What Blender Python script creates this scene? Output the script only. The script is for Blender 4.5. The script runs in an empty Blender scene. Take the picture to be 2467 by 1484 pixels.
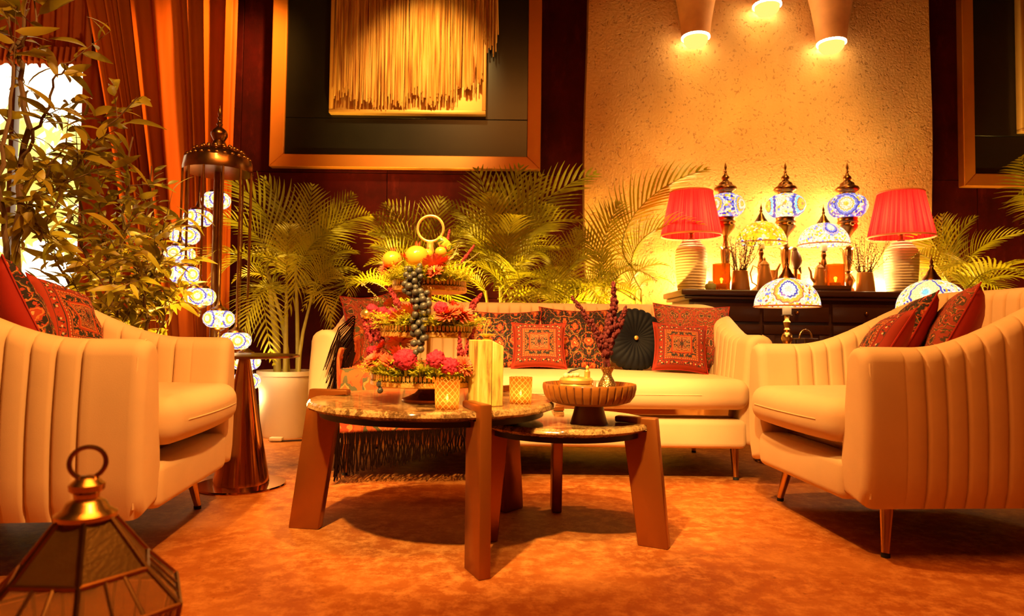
import bpy, bmesh, math, random
from mathutils import Vector, Matrix, Euler, noise
R = random.Random(7)
PI = math.pi
sc = bpy.context.scene
COL = sc.collection

# ------------------------------------------------------------------ camera
F = 1600.0; PW, PH = 2467.0, 1484.0
CAM_H = 0.65
PITCH = math.atan(63.0 / F); ROLL = math.radians(0.7)
fwd = Vector((0, math.cos(PITCH), math.sin(PITCH)))
rt0 = Vector((1, 0, 0)); up0 = Vector((0, -math.sin(PITCH), math.cos(PITCH)))
rt = rt0 * math.cos(ROLL) + up0 * math.sin(ROLL)
up = up0 * math.cos(ROLL) - rt0 * math.sin(ROLL)
cam = bpy.data.cameras.new('camera')
cam.sensor_width = 36.0; cam.lens = 36.0 * F / PW
cam.clip_start = 0.05; cam.clip_end = 200
cam.dof.use_dof = True; cam.dof.focus_distance = 2.6; cam.dof.aperture_fstop = 3.6
co = bpy.data.objects.new('camera', cam); COL.objects.link(co)
m3 = Matrix((rt, up, -fwd)).transposed()
co.matrix_world = Matrix.Translation((0, 0, CAM_H)) @ m3.to_4x4()
sc.camera = co
def at(x, y, Y):
    d = fwd + rt * ((x - PW/2) / F) + up * ((PH/2 - y) / F)
    return Vector((0, 0, CAM_H)) + d * (Y / d.y)

# ------------------------------------------------------------------ world, exposure, large lights
sc.view_settings.view_transform = 'Standard'
sc.view_settings.look = 'None'
sc.view_settings.gamma = 1.0
sc.view_settings.use_curve_mapping = False
sc.view_settings.exposure = 0.22
try:
    sc.cycles.use_denoising = True
    sc.cycles.max_bounces = 5; sc.cycles.diffuse_bounces = 2; sc.cycles.glossy_bounces = 3; sc.cycles.transmission_bounces = 4; sc.cycles.transparent_max_bounces = 6
    sc.cycles.caustics_reflective = False; sc.cycles.caustics_refractive = False
    sc.cycles.use_adaptive_sampling = True; sc.cycles.adaptive_threshold = 0.05; sc.cycles.adaptive_min_samples = 16
    sc.cycles.sample_clamp_indirect = 8.0
except Exception:
    pass
w = bpy.data.worlds.new('daylight'); sc.world = w; w.use_nodes = True
bg = w.node_tree.nodes['Background']
bg.inputs[0].default_value = (1.0, 0.90, 0.62, 1); bg.inputs[1].default_value = 3.0

def spot(name, loc, target, watts, color, angle, blend=0.4, size=0.06):
    l = bpy.data.lights.new(name, 'SPOT'); l.energy = watts; l.color = color
    l.spot_size = math.radians(angle); l.spot_blend = blend; l.shadow_soft_size = size
    o = bpy.data.objects.new(name, l); COL.objects.link(o)
    o.location = loc
    o.rotation_euler = (Vector(target) - Vector(loc)).to_track_quat('-Z', 'Y').to_euler()
    return o
def point(name, loc, watts, color, size=0.03, parent=None):
    l = bpy.data.lights.new(name, 'POINT'); l.energy = watts; l.color = color; l.shadow_soft_size = size
    o = bpy.data.objects.new(name, l); COL.objects.link(o); o.location = loc; o.parent = parent
    return o
WARM = (1.0, 0.50, 0.15)
AMB = (1.0, 0.30, 0.04)
# track spots hung under the ceiling in front of the seating group
spot('ceiling_spot', (-0.80, -0.05, 3.0), (-0.18, 2.30, 0.55), 1000, (1.0, 0.58, 0.17), 30, 0.45)
spot('ceiling_spot', (-0.2, 0.3, 3.4), (0.30, 3.2, 0.3), 560, (1.0, 0.58, 0.16), 40, 0.6)
spot('ceiling_spot', (0.7, 0.5, 3.4), (-1.5, 1.9, 0.4), 480, (1.0, 0.48, 0.12), 50, 0.8)
spot('ceiling_spot', (-0.6, 2.3, 3.4), (1.25, 2.5, 0.4), 330, (1.0, 0.48, 0.12), 50, 0.7)
spot('ceiling_spot', (-0.5, 3.7, 3.5), (-0.70, 4.97, 2.45), 260, (1.0, 0.62, 0.18), 48, 0.9)
spot('ceiling_spot', (-1.15, 4.42, 3.5), (-2.85, 4.80, 1.9), 380, (1.0, 0.46, 0.08), 60, 0.8)
spot('ceiling_spot', (-1.1, 1.7, 3.5), (-2.0, 3.3, 1.1), 300, (1.0, 0.55, 0.16), 50, 0.8)
spot('ceiling_spot', (1.85, 3.2, 3.5), (1.85, 4.9, 1.2), 200, (1.0, 0.55, 0.12), 70, 0.9)
# soft warm ambient fill: an unseen disk light added overhead, without any fixture
al = bpy.data.lights.new('overhead_fill', 'AREA'); al.shape = 'DISK'; al.size = 2.2; al.energy = 95; al.color = AMB
ao = bpy.data.objects.new('overhead_fill', al); COL.objects.link(ao); ao.location = (0.0, 1.2, 3.5)

# ------------------------------------------------------------------ mesh helpers
def tube(bm, pts, rad, seg=8, cap=True, closed=False):
    pts = [Vector(p) for p in pts]; n = len(pts)
    if not hasattr(rad, '__len__'): rad = [rad] * n
    rings = []; nrm = None
    for i, p in enumerate(pts):
        if closed: t = pts[(i+1) % n] - pts[i-1]
        else: t = pts[min(i+1, n-1)] - pts[max(i-1, 0)]
        if t.length < 1e-9: t = Vector((0, 0, 1))
        t.normalize()
        if nrm is None:
            a = Vector((0, 0, 1)) if abs(t.z) < 0.9 else Vector((1, 0, 0))
            nrm = (a - t * a.dot(t)).normalized()
        else:
            nrm = (nrm - t * nrm.dot(t))
            if nrm.length < 1e-6: nrm = t.orthogonal()
            nrm.normalize()
        b = t.cross(nrm)
        rings.append([bm.verts.new(p + (nrm*math.cos(2*PI*k/seg) + b*math.sin(2*PI*k/seg)) * rad[i]) for k in range(seg)])
    m = n if closed else n - 1
    for i in range(m):
        A, B = rings[i], rings[(i+1) % n]
        for k in range(seg):
            try: bm.faces.new((A[k], A[(k+1) % seg], B[(k+1) % seg], B[k]))
            except ValueError: pass
    if cap and not closed:
        bm.faces.new(list(reversed(rings[0]))); bm.faces.new(rings[-1])
    return bm
def lathe(bm, prof, seg=24, c=(0, 0, 0), flute=None, cap=True):
    c = Vector(c); rings = []
    for r, z in prof:
        r = max(r, 1e-4)
        ring = []
        for k in range(seg):
            a = 2*PI*k/seg
            rr = r * (flute(a, z) if flute else 1)
            ring.append(bm.verts.new(c + Vector((rr*math.cos(a), rr*math.sin(a), z))))
        rings.append(ring)
    for i in range(len(rings)-1):
        A, B = rings[i], rings[i+1]
        for k in range(seg):
            bm.faces.new((A[k], A[(k+1) % seg], B[(k+1) % seg], B[k]))
    if cap:
        if prof[0][0] > 2e-4: bm.faces.new(list(reversed(rings[0])))
        if prof[-1][0] > 2e-4: bm.faces.new(rings[-1])
    return bm
def box(bm, c, s, rot=None, bevel=0.0, seg=2):
    g = bmesh.ops.create_cube(bm, size=1.0)
    vs = g['verts']
    M = Matrix.Translation(c) @ (rot.to_matrix().to_4x4() if rot else Matrix.Identity(4)) @ Matrix.Diagonal((s[0], s[1], s[2], 1))
    bmesh.ops.transform(bm, matrix=M, verts=vs)
    if bevel > 0:
        es = list({e for v in vs for e in v.link_edges})
        bmesh.ops.bevel(bm, geom=es, offset=bevel, segments=seg, profile=0.5, affect='EDGES')
    return bm
def sphere(bm, c, r, u=14, v=9, scale=(1, 1, 1)):
    M = Matrix.Translation(c) @ Matrix.Diagonal((scale[0], scale[1], scale[2], 1))
    bmesh.ops.create_uvsphere(bm, u_segments=u, v_segments=v, radius=r, matrix=M)
    return bm
def prism(bm, poly, t, axis='y'):
    """polygon (a,b) extruded to thickness t, centred; axis is the thickness axis"""
    def P(a, b, h):
        return Vector((a, h, b)) if axis == 'y' else (Vector((a, b, h)) if axis == 'z' else Vector((h, a, b)))
    A = [bm.verts.new(P(a, b, -t/2)) for a, b in poly]; B = [bm.verts.new(P(a, b, t/2)) for a, b in poly]
    bm.faces.new(A); bm.faces.new(list(reversed(B)))
    n = len(poly)
    for i in range(n): bm.faces.new((A[i], B[i], B[(i+1) % n], A[(i+1) % n]))
    return bm
def grid(bm, fn, nu, nv, uv=True):
    L = bm.loops.layers.uv.verify() if uv else None
    V = [[bm.verts.new(fn(i/nu, j/nv)) for j in range(nv+1)] for i in range(nu+1)]
    for i in range(nu):
        for j in range(nv):
            f = bm.faces.new((V[i][j], V[i+1][j], V[i+1][j+1], V[i][j+1]))
            if uv:
                for l, (a, b) in zip(f.loops, ((i, j), (i+1, j), (i+1, j+1), (i, j+1))): l[L].uv = (a/nu, b/nv)
    return V
def mesh(name, bm, mats, smooth=True, angle=40):
    me = bpy.data.meshes.new(name)
    bmesh.ops.recalc_face_normals(bm, faces=bm.faces)
    bm.to_mesh(me); bm.free()
    for m in (mats if isinstance(mats, (list, tuple)) else [mats]): me.materials.append(m)
    if smooth:
        me.polygons.foreach_set('use_smooth', [True]*len(me.polygons))
        me.set_sharp_from_angle(angle=math.radians(angle))
    return me
def obj(name, data, mats=None, parent=None, loc=(0, 0, 0), rot=(0, 0, 0), smooth=True, angle=40, label=None):
    if isinstance(data, bmesh.types.BMesh): data = mesh(name, data, mats, smooth, angle)
    o = bpy.data.objects.new(name, data); COL.objects.link(o)
    o.location = loc; o.rotation_euler = rot; o.parent = parent
    if label: o['label'] = label
    return o
def tag(o, label, cat, group=None, kind=None):
    o['label'] = label; o['category'] = cat
    if group: o['group'] = group
    if kind: o['kind'] = kind
    return o
def thing(name, label, cat, loc=(0, 0, 0), rz=0.0, group=None, rot=None):
    o = bpy.data.objects.new(name, None); COL.objects.link(o)
    o.empty_display_size = 0.05; o.location = loc; o.rotation_euler = rot if rot else (0, 0, rz)
    return tag(o, label, cat, group)
def dup(root, loc, rz, label, parent=None, rot=None):
    r = root.copy(); COL.objects.link(r); r.location = loc; r.rotation_euler = rot if rot else (0, 0, rz); r['label'] = label
    for ch in list(root.children):
        c = ch.copy(); COL.objects.link(c); c.parent = r
        for g in ch.children:
            d = g.copy(); COL.objects.link(d); d.parent = c
    return r
def struct(o):
    o['kind'] = 'structure'; return o
B = bmesh.new
def sm(a, b, x):
    t = min(1, max(0, (x-a)/(b-a))); return t*t*(3-2*t)

# ------------------------------------------------------------------ material helpers
class NT:
    def __init__(s, name):
        s.m = bpy.data.materials.new(name); s.m.use_nodes = True; s.t = s.m.node_tree; s.t.nodes.clear()
        s.out = s.t.nodes.new('ShaderNodeOutputMaterial')
    def put(s, sock, v):
        if v is None: return
        if isinstance(v, bpy.types.NodeSocket): s.t.links.new(v, sock)
        elif hasattr(v, '__len__') and len(v) == 3 and sock.type == 'RGBA': sock.default_value = (*v, 1)
        else: sock.default_value = v
    def node(s, typ, ins=None, **props):
        n = s.t.nodes.new(typ)
        for k, v in props.items(): setattr(n, k, v)
        for k, v in (ins or {}).items(): s.put(n.inputs[k], v)
        return n
    def M(s, op, a, b=None, c=None, clamp=False):
        n = s.t.nodes.new('ShaderNodeMath'); n.operation = op; n.use_clamp = clamp
        for i, v in enumerate((a, b, c)): s.put(n.inputs[i], v)
        return n.outputs[0]
    def ramp(s, fac, stops, interp='LINEAR'):
        n = s.t.nodes.new('ShaderNodeValToRGB'); cr = n.color_ramp; cr.interpolation = interp
        while len(cr.elements) > 1: cr.elements.remove(cr.elements[-1])
        cr.elements[0].position = stops[0][0]; cr.elements[0].color = (*stops[0][1], 1)
        for p, c in stops[1:]:
            e = cr.elements.new(p); e.color = (*c, 1)
        s.put(n.inputs[0], fac); return n.outputs[0]
    def mix(s, f, a, b, mode='MIX'):
        n = s.t.nodes.new('ShaderNodeMix'); n.data_type = 'RGBA'; n.blend_type = mode
        s.put(n.inputs[0], f); s.put(n.inputs[6], a); s.put(n.inputs[7], b); return n.outputs[2]
    def coord(s, which='Object'):
        return s.t.nodes.new('ShaderNodeTexCoord').outputs[which]
    def xyz(s, v):
        n = s.t.nodes.new('ShaderNodeSeparateXYZ'); s.put(n.inputs[0], v); return n.outputs
    def noise(s, vec, scale, detail=4, rough=0.55, out=0):
        return s.node('ShaderNodeTexNoise', {'Vector': vec, 'Scale': scale, 'Detail': detail, 'Roughness': rough}).outputs[out]
    def vor(s, vec, scale, feature='F1', out='Distance', rnd=1.0):
        n = s.node('ShaderNodeTexVoronoi', feature=feature)
        s.put(n.inputs['Vector'], vec); s.put(n.inputs['Scale'], scale); s.put(n.inputs['Randomness'], rnd)
        return n.outputs[out]
    def stretch(s, vec, sx, sy, sz):
        n = s.node('ShaderNodeMapping', {'Vector': vec, 'Scale': (sx, sy, sz)}); return n.outputs[0]
    def bump(s, h, strength=0.3, dist=0.01):
        return s.node('ShaderNodeBump', {'Height': h, 'Strength': strength, 'Distance': dist}).outputs[0]
    def pbr(s, color, rough=0.5, metal=0.0, normal=None, **kw):
        b = s.t.nodes.new('ShaderNodeBsdfPrincipled')
        s.put(b.inputs['Base Color'], color); s.put(b.inputs['Roughness'], rough); s.put(b.inputs['Metallic'], metal)
        if normal is not None: s.put(b.inputs['Normal'], normal)
        for k, v in kw.items(): s.put(b.inputs[k.replace('_', ' ')], v)
        s.b = b; s.t.links.new(b.outputs[0], s.out.inputs[0]); return s.m
    def end(s, shader):
        s.t.links.new(shader, s.out.inputs[0]); return s.m
def plain(name, c, rough=0.5, metal=0.0, var=0.12, scale=20, bump=0.0, **kw):
    n = NT(name); v = n.coord()
    nz = n.noise(v, scale)
    col = n.mix(nz, [x*(1-var) for x in c], [min(1, x*(1+var)) for x in c])
    return n.pbr(col, rough, metal, n.bump(nz, bump) if bump else None, **kw)
MT = {}
# ------------------------------------------------------------------ materials
def velvet(name, c):
    n = NT(name); v = n.coord()
    a = n.noise(v, 9, 3); b = n.noise(v, 420, 2)
    col = n.mix(a, [x*0.90 for x in c], [min(1, x*1.06) for x in c])
    return n.pbr(col, 0.75, 0, n.bump(b, 0.12, 0.002), Sheen_Weight=0.15, Sheen_Roughness=0.4, Sheen_Tint=(1.0, 0.75, 0.45))
MT['cream'] = velvet('cream_velvet', (0.80, 0.57, 0.32))
MT['navy'] = plain('navy_velvet', (0.0035, 0.0055, 0.014), 0.7, 0, 0.2, 9, Specular_IOR_Level=0.25)
MT['red'] = velvet('red_velvet', (0.42, 0.015, 0.006))
MT['brass'] = plain('brass', (0.62, 0.36, 0.10), 0.25, 1.0, 0.15, 12)
MT['bronze'] = plain('aged_bronze', (0.30, 0.13, 0.035), 0.28, 1.0, 0.3, 30)
MT['gold'] = plain('gold', (0.95, 0.60, 0.15), 0.34, 0.65, 0.1, 25)
MT['leg'] = plain('brushed_copper_leg', (0.29, 0.082, 0.011), 0.33, 0.65, 0.12, 6)
MT['satin'] = plain('satin_copper', (0.55, 0.25, 0.07), 0.38, 0.45, 0.2, 14)
MT['spike'] = plain('amaranth_spike', (0.33, 0.020, 0.030), 0.75, 0, 0.45, 120, 0.6)
MT['mirror'] = plain('mirror_gold', (0.85, 0.60, 0.26), 0.06, 1.0, 0.05, 5)
MT['cone'] = plain('polished_copper', (0.62, 0.27, 0.085), 0.14, 1.0, 0.05, 5)
MT['black'] = plain('black_metal', (0.012, 0.010, 0.008), 0.4, 0.2)
MT['rubber'] = plain('rubber', (0.01, 0.01, 0.01), 0.7)
n = NT('floor_concrete'); v = n.coord()
a = n.noise(v, 1.6, 6, 0.65); b = n.noise(v, 17, 8, 0.78); c = n.noise(v, 55, 4, 0.7)
col = n.ramp(a, [(0.30, (0.23, 0.046, 0.006)), (0.52, (0.37, 0.105, 0.015)), (0.72, (0.52, 0.20, 0.042))])
col = n.mix(n.ramp(b, [(0.46, (0, 0, 0)), (0.62, (0.85, 0.85, 0.85))]), col, (0.60, 0.25, 0.062))
col = n.mix(n.ramp(c, [(0.60, (0, 0, 0)), (0.72, (1, 1, 1))]), col, n.mix(0.7, col, (0.16, 0.035, 0.01)))
MT['floor'] = n.pbr(col, n.M('MULTIPLY_ADD', b, 0.30, 0.45), 0, n.bump(b, 0.12, 0.01), Specular_IOR_Level=0.22)
n = NT('maroon_panel'); v = n.coord()
a = n.noise(v, 2.5, 6, 0.7); b = n.noise(n.stretch(v, 1, 1, 0.35), 11, 5, 0.75)
col = n.ramp(a, [(0.35, (0.030, 0.0008, 0.0008)), (0.6, (0.060, 0.0016, 0.0014)), (0.8, (0.10, 0.005, 0.004))])
col = n.mix(n.ramp(b, [(0.55, (0, 0, 0)), (0.75, (0.5, 0.5, 0.5))]), col, (0.14, 0.012, 0.010))
MT['maroon'] = n.pbr(col, 0.7, 0, n.bump(b, 0.25, 0.01), Specular_IOR_Level=0.12)
n = NT('sand_stucco'); v = n.coord()
pit = n.vor(n.mix(0.25, v, n.noise(v, 7, 3, out=1)), 34)
a = n.noise(v, 1.3, 5, 0.6); b = n.noise(n.stretch(v, 1, 1, 0.06), 30, 4)
pm = n.ramp(pit, [(0.16, (1, 1, 1)), (0.30, (0, 0, 0))])
pm = n.M('MULTIPLY', pm, n.ramp(n.noise(v, 9, 3), [(0.36, (0, 0, 0)), (0.5, (1, 1, 1))]))
col = n.ramp(a, [(0.3, (0.66, 0.34, 0.10)), (0.7, (0.80, 0.46, 0.16))])
col = n.mix(n.M('MULTIPLY', b, 0.25), col, (0.55, 0.27, 0.07))
col = n.mix(n.M('MULTIPLY', pm, 0.65), col, (0.34, 0.14, 0.03))
hh = n.M('SUBTRACT', n.noise(v, 60, 4), n.M('MULTIPLY', pm, 1.2))
MT['stucco'] = n.pbr(col, 0.85, 0, n.bump(hh, 0.5, 0.012))
MT['ceiling'] = plain('dark_ceiling', (0.05, 0.012, 0.006), 0.8)
MT['walldark'] = plain('rust_side_wall', (0.42, 0.15, 0.05), 0.8)
n = NT('rust_curtain'); v = n.coord()
a = n.noise(n.stretch(v, 1, 1, 0.05), 40, 3)
MT['curtain'] = n.pbr(n.mix(a, (0.40, 0.070, 0.005), (0.50, 0.10, 0.007)), 0.65, 0, n.bump(a, 0.05, 0.004), Specular_IOR_Level=0.15)
MT['valance'] = plain('rust_valance', (0.50, 0.09, 0.016), 0.75, 0, 0.15, 15)
MT['frame'] = plain('copper_frame', (0.60, 0.20, 0.020), 0.48, 0.25, 0.12, 4)
MT['artblack'] = plain('black_panel', (0.012, 0.010, 0.007), 0.30, 0, 0.5, 3)
MT['artgold'] = plain('gold_board', (0.75, 0.40, 0.09), 0.45, 0.3, 0.15, 8)
n = NT('string'); v = n.coord()
a = n.noise(n.stretch(v, 60, 1, 2.2), 1.0, 2)
MT['string'] = n.pbr(n.ramp(a, [(0.30, (0.30, 0.075, 0.010)), (0.5, (0.70, 0.33, 0.06)), (0.7, (0.85, 0.55, 0.16))]), 0.6)
MT['terracotta'] = plain('terracotta', (0.85, 0.38, 0.14), 0.7, 0, 0.25, 9, 0.2)
def glow(name, c, s):
    n = NT(name); return n.end(n.node('ShaderNodeEmission', {'Color': c, 'Strength': s}).outputs[0])
MT['bulb'] = glow('lit_bulb', (1.0, 0.72, 0.36), 40)
MT['sconceglow'] = glow('sconce_bulb', (1.0, 0.70, 0.16), 1.15)
MT['flame'] = glow('candle_flame', (1.0, 0.62, 0.15), 30)
# marble
n = NT('brown_marble'); v = n.coord()
d = n.noise(v, 5, 6, 0.7, out=1)
a = n.noise(n.mix(0.5, v, d), 9, 8, 0.75); b = n.noise(v, 38, 5, 0.7)
col = n.ramp(a, [(0.30, (0.040, 0.018, 0.006)), (0.45, (0.16, 0.080, 0.026)), (0.52, (0.50, 0.31, 0.12)), (0.58, (0.22, 0.11, 0.035)), (0.75, (0.55, 0.36, 0.15))])
col = n.mix(n.ramp(b, [(0.52, (0, 0, 0)), (0.66, (1, 1, 1))]), col, n.mix(0.6, col, (0.03, 0.014, 0.005)))
MT['marble'] = n.pbr(col, 0.10, 0, None)
# woods
def wood(name, c1, c2, sc_=6, rough=0.5, ax=(1, 1, 0.08)):
    n = NT(name); v = n.stretch(n.coord(), *ax)
    a = n.noise(v, sc_, 5, 0.6); g = n.noise(v, sc_*9, 3)
    col = n.mix(n.M('MULTIPLY_ADD', g, 0.4, n.M('MULTIPLY', a, 0.6)), c1, c2)
    return n.pbr(col, rough, 0, n.bump(g, 0.15, 0.004))
MT['dresser'] = wood('dark_walnut', (0.030, 0.009, 0.004), (0.085, 0.026, 0.010), 5, 0.35, (0.08, 1, 1))
MT['bowlwood'] = wood('mango_wood', (0.20, 0.058, 0.007), (0.40, 0.14, 0.018), 8, 0.35, (0.3, 0.3, 1))
MT['darkwood'] = wood('burnt_wood', (0.05, 0.016, 0.006), (0.16, 0.05, 0.016), 8, 0.4)
n = NT('pale_block_wood'); v = n.coord()
a = n.noise(n.stretch(v, 1, 1, 0.12), 34, 5, 0.65); p = n.noise(v, 16, 3)
col = n.ramp(a, [(0.36, (0.30, 0.17, 0.035)), (0.46, (0.58, 0.42, 0.08)), (0.62, (0.76, 0.64, 0.20))])
col = n.mix(n.ramp(p, [(0.5, (0, 0, 0)), (0.62, (0.7, 0.7, 0.7))]), col, (0.66, 0.50, 0.10))
MT['block'] = n.pbr(col, 0.6, 0, n.bump(a, 0.2, 0.004))
# mosaic glass: object coordinates, origin at the glass centre
def mosaic(name, rad, nros, zc, rr, bgs, rings, strength, tile=95, phase=0.0):
    n = NT(name); v = n.coord(); x, y, z = n.xyz(v)
    th = n.M('ADD', n.M('ARCTAN2', y, x), phase + 20*PI)
    fr = n.M('SUBTRACT', n.M('FRACT', n.M('MULTIPLY', th, nros/(2*PI))), 0.5)
    p = n.M('MULTIPLY', fr, 2*PI*rad/nros); q = n.M('SUBTRACT', z, zc)
    r = n.M('DIVIDE', n.M('SQRT', n.M('ADD', n.M('MULTIPLY', p, p), n.M('MULTIPLY', q, q))), rr)
    an = n.M('ARCTAN2', q, p)
    r2 = n.M('ADD', r, n.M('MULTIPLY', n.M('SINE', n.M('MULTIPLY', an, 14)), 0.035))
    cell = n.node('ShaderNodeTexVoronoi', {'Vector': v, 'Scale': tile})
    cr = n.xyz(cell.outputs['Color'])
    bgc = n.ramp(cr[0], bgs, 'CONSTANT')
    ros = n.ramp(r2, rings, 'CONSTANT')
    ros = n.mix(n.M('MULTIPLY', cr[1], 0.10), ros, (1, 0.9, 0.6))
    col = n.mix(n.M('LESS_THAN', r2, 1.0), bgc, ros)
    ed = n.vor(v, tile, 'DISTANCE_TO_EDGE')
    col = n.mix(n.M('LESS_THAN', ed, 0.07), col, n.mix(0.5, col, (0.30, 0.16, 0.05)))
    em = n.node('ShaderNodeEmission', {'Color': col, 'Strength': strength})
    gl = n.node('ShaderNodeBsdfGlossy', {'Color': (0.06, 0.06, 0.06), 'Roughness': 0.12})
    ad = n.node('ShaderNodeAddShader', {0: em.outputs[0], 1: gl.outputs[0]})
    return n.end(ad.outputs[0])
W_ = (1.0, 0.82, 0.50); Y_ = (1.0, 0.58, 0.02); LB = (0.24, 0.24, 0.72); BL = (0.035, 0.03, 0.46); RD = (0.55, 0.06, 0.02); TQ = (0.25, 0.75, 0.85)
bgw = [(0.0, W_), (0.34, (1, 0.80, 0.36)), (0.58, Y_), (0.74, (0.95, 0.74, 0.66)), (0.88, LB), (0.95, (0.7, 0.4, 0.1))]
bgblue = [(0.0, LB), (0.20, BL), (0.34, W_), (0.56, Y_), (0.74, (0.7, 0.30, 0.45)), (0.84, W_), (0.93, LB)]
bgyel = [(0.0, (1, 0.60, 0.005)), (0.35, (1, 0.72, 0.03)), (0.6, (0.85, 0.36, 0.005)), (0.85, (1, 0.85, 0.35))]
MT['mosA'] = mosaic('mosaic_blue_rosette', 0.13, 4, 0, 0.072, bgblue, [(0, Y_), (0.18, (1, 0.45, 0.02)), (0.30, W_), (0.52, RD), (0.58, Y_), (0.74, LB), (0.86, W_)], 1.20, 62, 0.410)
MT['mosB'] = mosaic('mosaic_white_sunflower', 0.13, 3, 0, 0.085, bgw, [(0, (0.8, 0.25, 0.02)), (0.14, (1.0, 0.60, 0.02)), (0.48, RD), (0.56, TQ), (0.74, W_), (0.80, BL), (0.95, BL)], 1.25, 66, 2.050)
MT['mosC'] = mosaic('mosaic_star_rosette', 0.13, 4, 0, 0.080, bgblue, [(0, (1, 0.6, 0.02)), (0.20, W_), (0.50, (0.95, 0.50, 0.02)), (0.60, W_), (0.68, LB), (0.85, BL)], 1.20, 62, 1.310)
MT['domeY'] = mosaic('mosaic_yellow_dome', 0.16, 8, 0.0, 0.02, bgyel, [(0, BL), (0.6, W_)], 1.30, 70, 0.000)
MT['domeW'] = mosaic('mosaic_white_dome', 0.14, 3, 0.105, 0.055, bgw, [(0, W_), (0.45, LB), (0.62, BL), (0.78, (1, 0.5, 0.4)), (0.9, LB)], 1.40, 85, 0.600)
MT['domeR'] = mosaic('mosaic_rosette_dome', 0.145, 3, 0.085, 0.075, [(0.0, W_), (0.40, (1, 0.85, 0.4)), (0.66, Y_), (0.80, (0.9, 0.7, 0.85)), (0.90, RD), (0.95, LB)], [(0, W_), (0.22, (1, 0.95, 0.8)), (0.48, BL), (0.60, W_), (0.70, Y_), (0.86, (1, 0.4, 0.03)), (0.94, RD)], 1.25, 90, 0.853)
MT['domeV'] = mosaic('mosaic_violet_ring_dome', 0.145, 3, 0.080, 0.085, [(0.0, W_), (0.35, (1, 0.80, 0.3)), (0.66, Y_), (0.82, (0.9, 0.7, 0.85)), (0.93, BL)], [(0, TQ), (0.18, (0.9, 1, 0.6)), (0.30, (1, 0.9, 0.3)), (0.80, BL), (0.92, W_)], 1.25, 85, 1.280)
MT['mosG'] = mosaic('mosaic_small_globe', 0.08, 4, 0, 0.045, bgw, [(0, W_), (0.35, Y_), (0.62, W_), (0.82, BL)], 1.60, 95, 0.300)
n = NT('pleated_red_shade'); v = n.coord(); x, y, z = n.xyz(v)
th = n.M('ARCTAN2', y, x)
st = n.noise(n.node('ShaderNodeCombineXYZ', {0: n.M('MULTIPLY', th, 12), 1: n.M('MULTIPLY', z, 0.6), 2: 0.0}).outputs[0], 2.2, 3)
col = n.ramp(st, [(0.35, (0.42, 0.004, 0.010)), (0.55, (0.70, 0.022, 0.022)), (0.72, (0.82, 0.06, 0.04))])
tr = n.node('ShaderNodeBsdfTranslucent', {'Color': col}); df = n.node('ShaderNodeBsdfDiffuse', {'Color': col})
MT['redshade'] = n.end(n.node('ShaderNodeMixShader', {0: 0.28, 1: tr.outputs[0], 2: df.outputs[0]}).outputs[0])
MT['liner'] = plain('shade_trim', (0.70, 0.20, 0.07), 0.7)
n = NT('ribbed_ceramic'); v = n.coord(); x, y, z = n.xyz(v)
wv = n.M('SINE', n.M('MULTIPLY', n.M('ADD', z, n.M('MULTIPLY', n.noise(v, 5, 2), 0.012)), 330))
MT['ceramic'] = n.pbr((0.86, 0.70, 0.46), 0.55, 0, n.bump(wv, 0.5, 0.004))
n = NT('amber_glass'); v = n.coord()
MT['amber'] = n.pbr(n.mix(n.noise(v, 40, 2), (0.95, 0.30, 0.02), (1.0, 0.50, 0.07)), 0.15, 0, None, Transmission_Weight=0.75, IOR=1.2)
n = NT('lattice_glass'); v = n.coord(); x, y, z = n.xyz(v)
th = n.M('MULTIPLY', n.M('ARCTAN2', y, x), 12/(2*PI)*1.0)
zz = n.M('MULTIPLY', z, 55.0)
s1 = n.M('ABSOLUTE', n.M('SINE', n.M('MULTIPLY', n.M('ADD', th, zz), PI))); s2 = n.M('ABSOLUTE', n.M('SINE', n.M('MULTIPLY', n.M('SUBTRACT', th, zz), PI)))
lat = n.M('LESS_THAN', n.M('MINIMUM', s1, s2), 0.20)
g0 = n.node('ShaderNodeBsdfTranslucent', {'Color': (0.62, 0.24, 0.03, 1)}); gt = n.node('ShaderNodeBsdfTransparent', {'Color': (1.0, 0.72, 0.30, 1)})
g1 = n.node('ShaderNodeMixShader', {0: 0.25, 1: g0.outputs[0], 2: gt.outputs[0]})
g3 = n.node('ShaderNodeBsdfTranslucent', {'Color': (1.0, 0.80, 0.30, 1)}); g4 = n.node('ShaderNodeBsdfPrincipled', {'Base Color': (1.0, 0.70, 0.20, 1), 'Roughness': 0.35, 'Metallic': 0.3})
g2 = n.node('ShaderNodeMixShader', {0: 0.5, 1: g3.outputs[0], 2: g4.outputs[0]})
MT['lattice'] = n.end(n.node('ShaderNodeMixShader', {0: lat, 1: g1.outputs[0], 2: g2.outputs[0]}).outputs[0])
n = NT('clear_pane')
MT['glass'] = n.pbr((0.9, 0.62, 0.30), 0.08, 0, None, Transmission_Weight=0.9, IOR=1.08)
MT['wax'] = plain('candle_wax', (0.85, 0.66, 0.36), 0.5, 0, 0.05, 20)
MT['potwhite'] = plain('white_planter', (0.74, 0.60, 0.44), 0.5, 0, 0.06, 4)
MT['moss'] = plain('moss', (0.20, 0.25, 0.015), 0.95, 0, 0.5, 90, 0.8)
MT['soil'] = plain('soil', (0.05, 0.025, 0.01), 0.95, 0, 0.5, 60, 0.6)
MT['terra'] = plain('dark_plant_pot', (0.04, 0.02, 0.012), 0.6)
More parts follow.
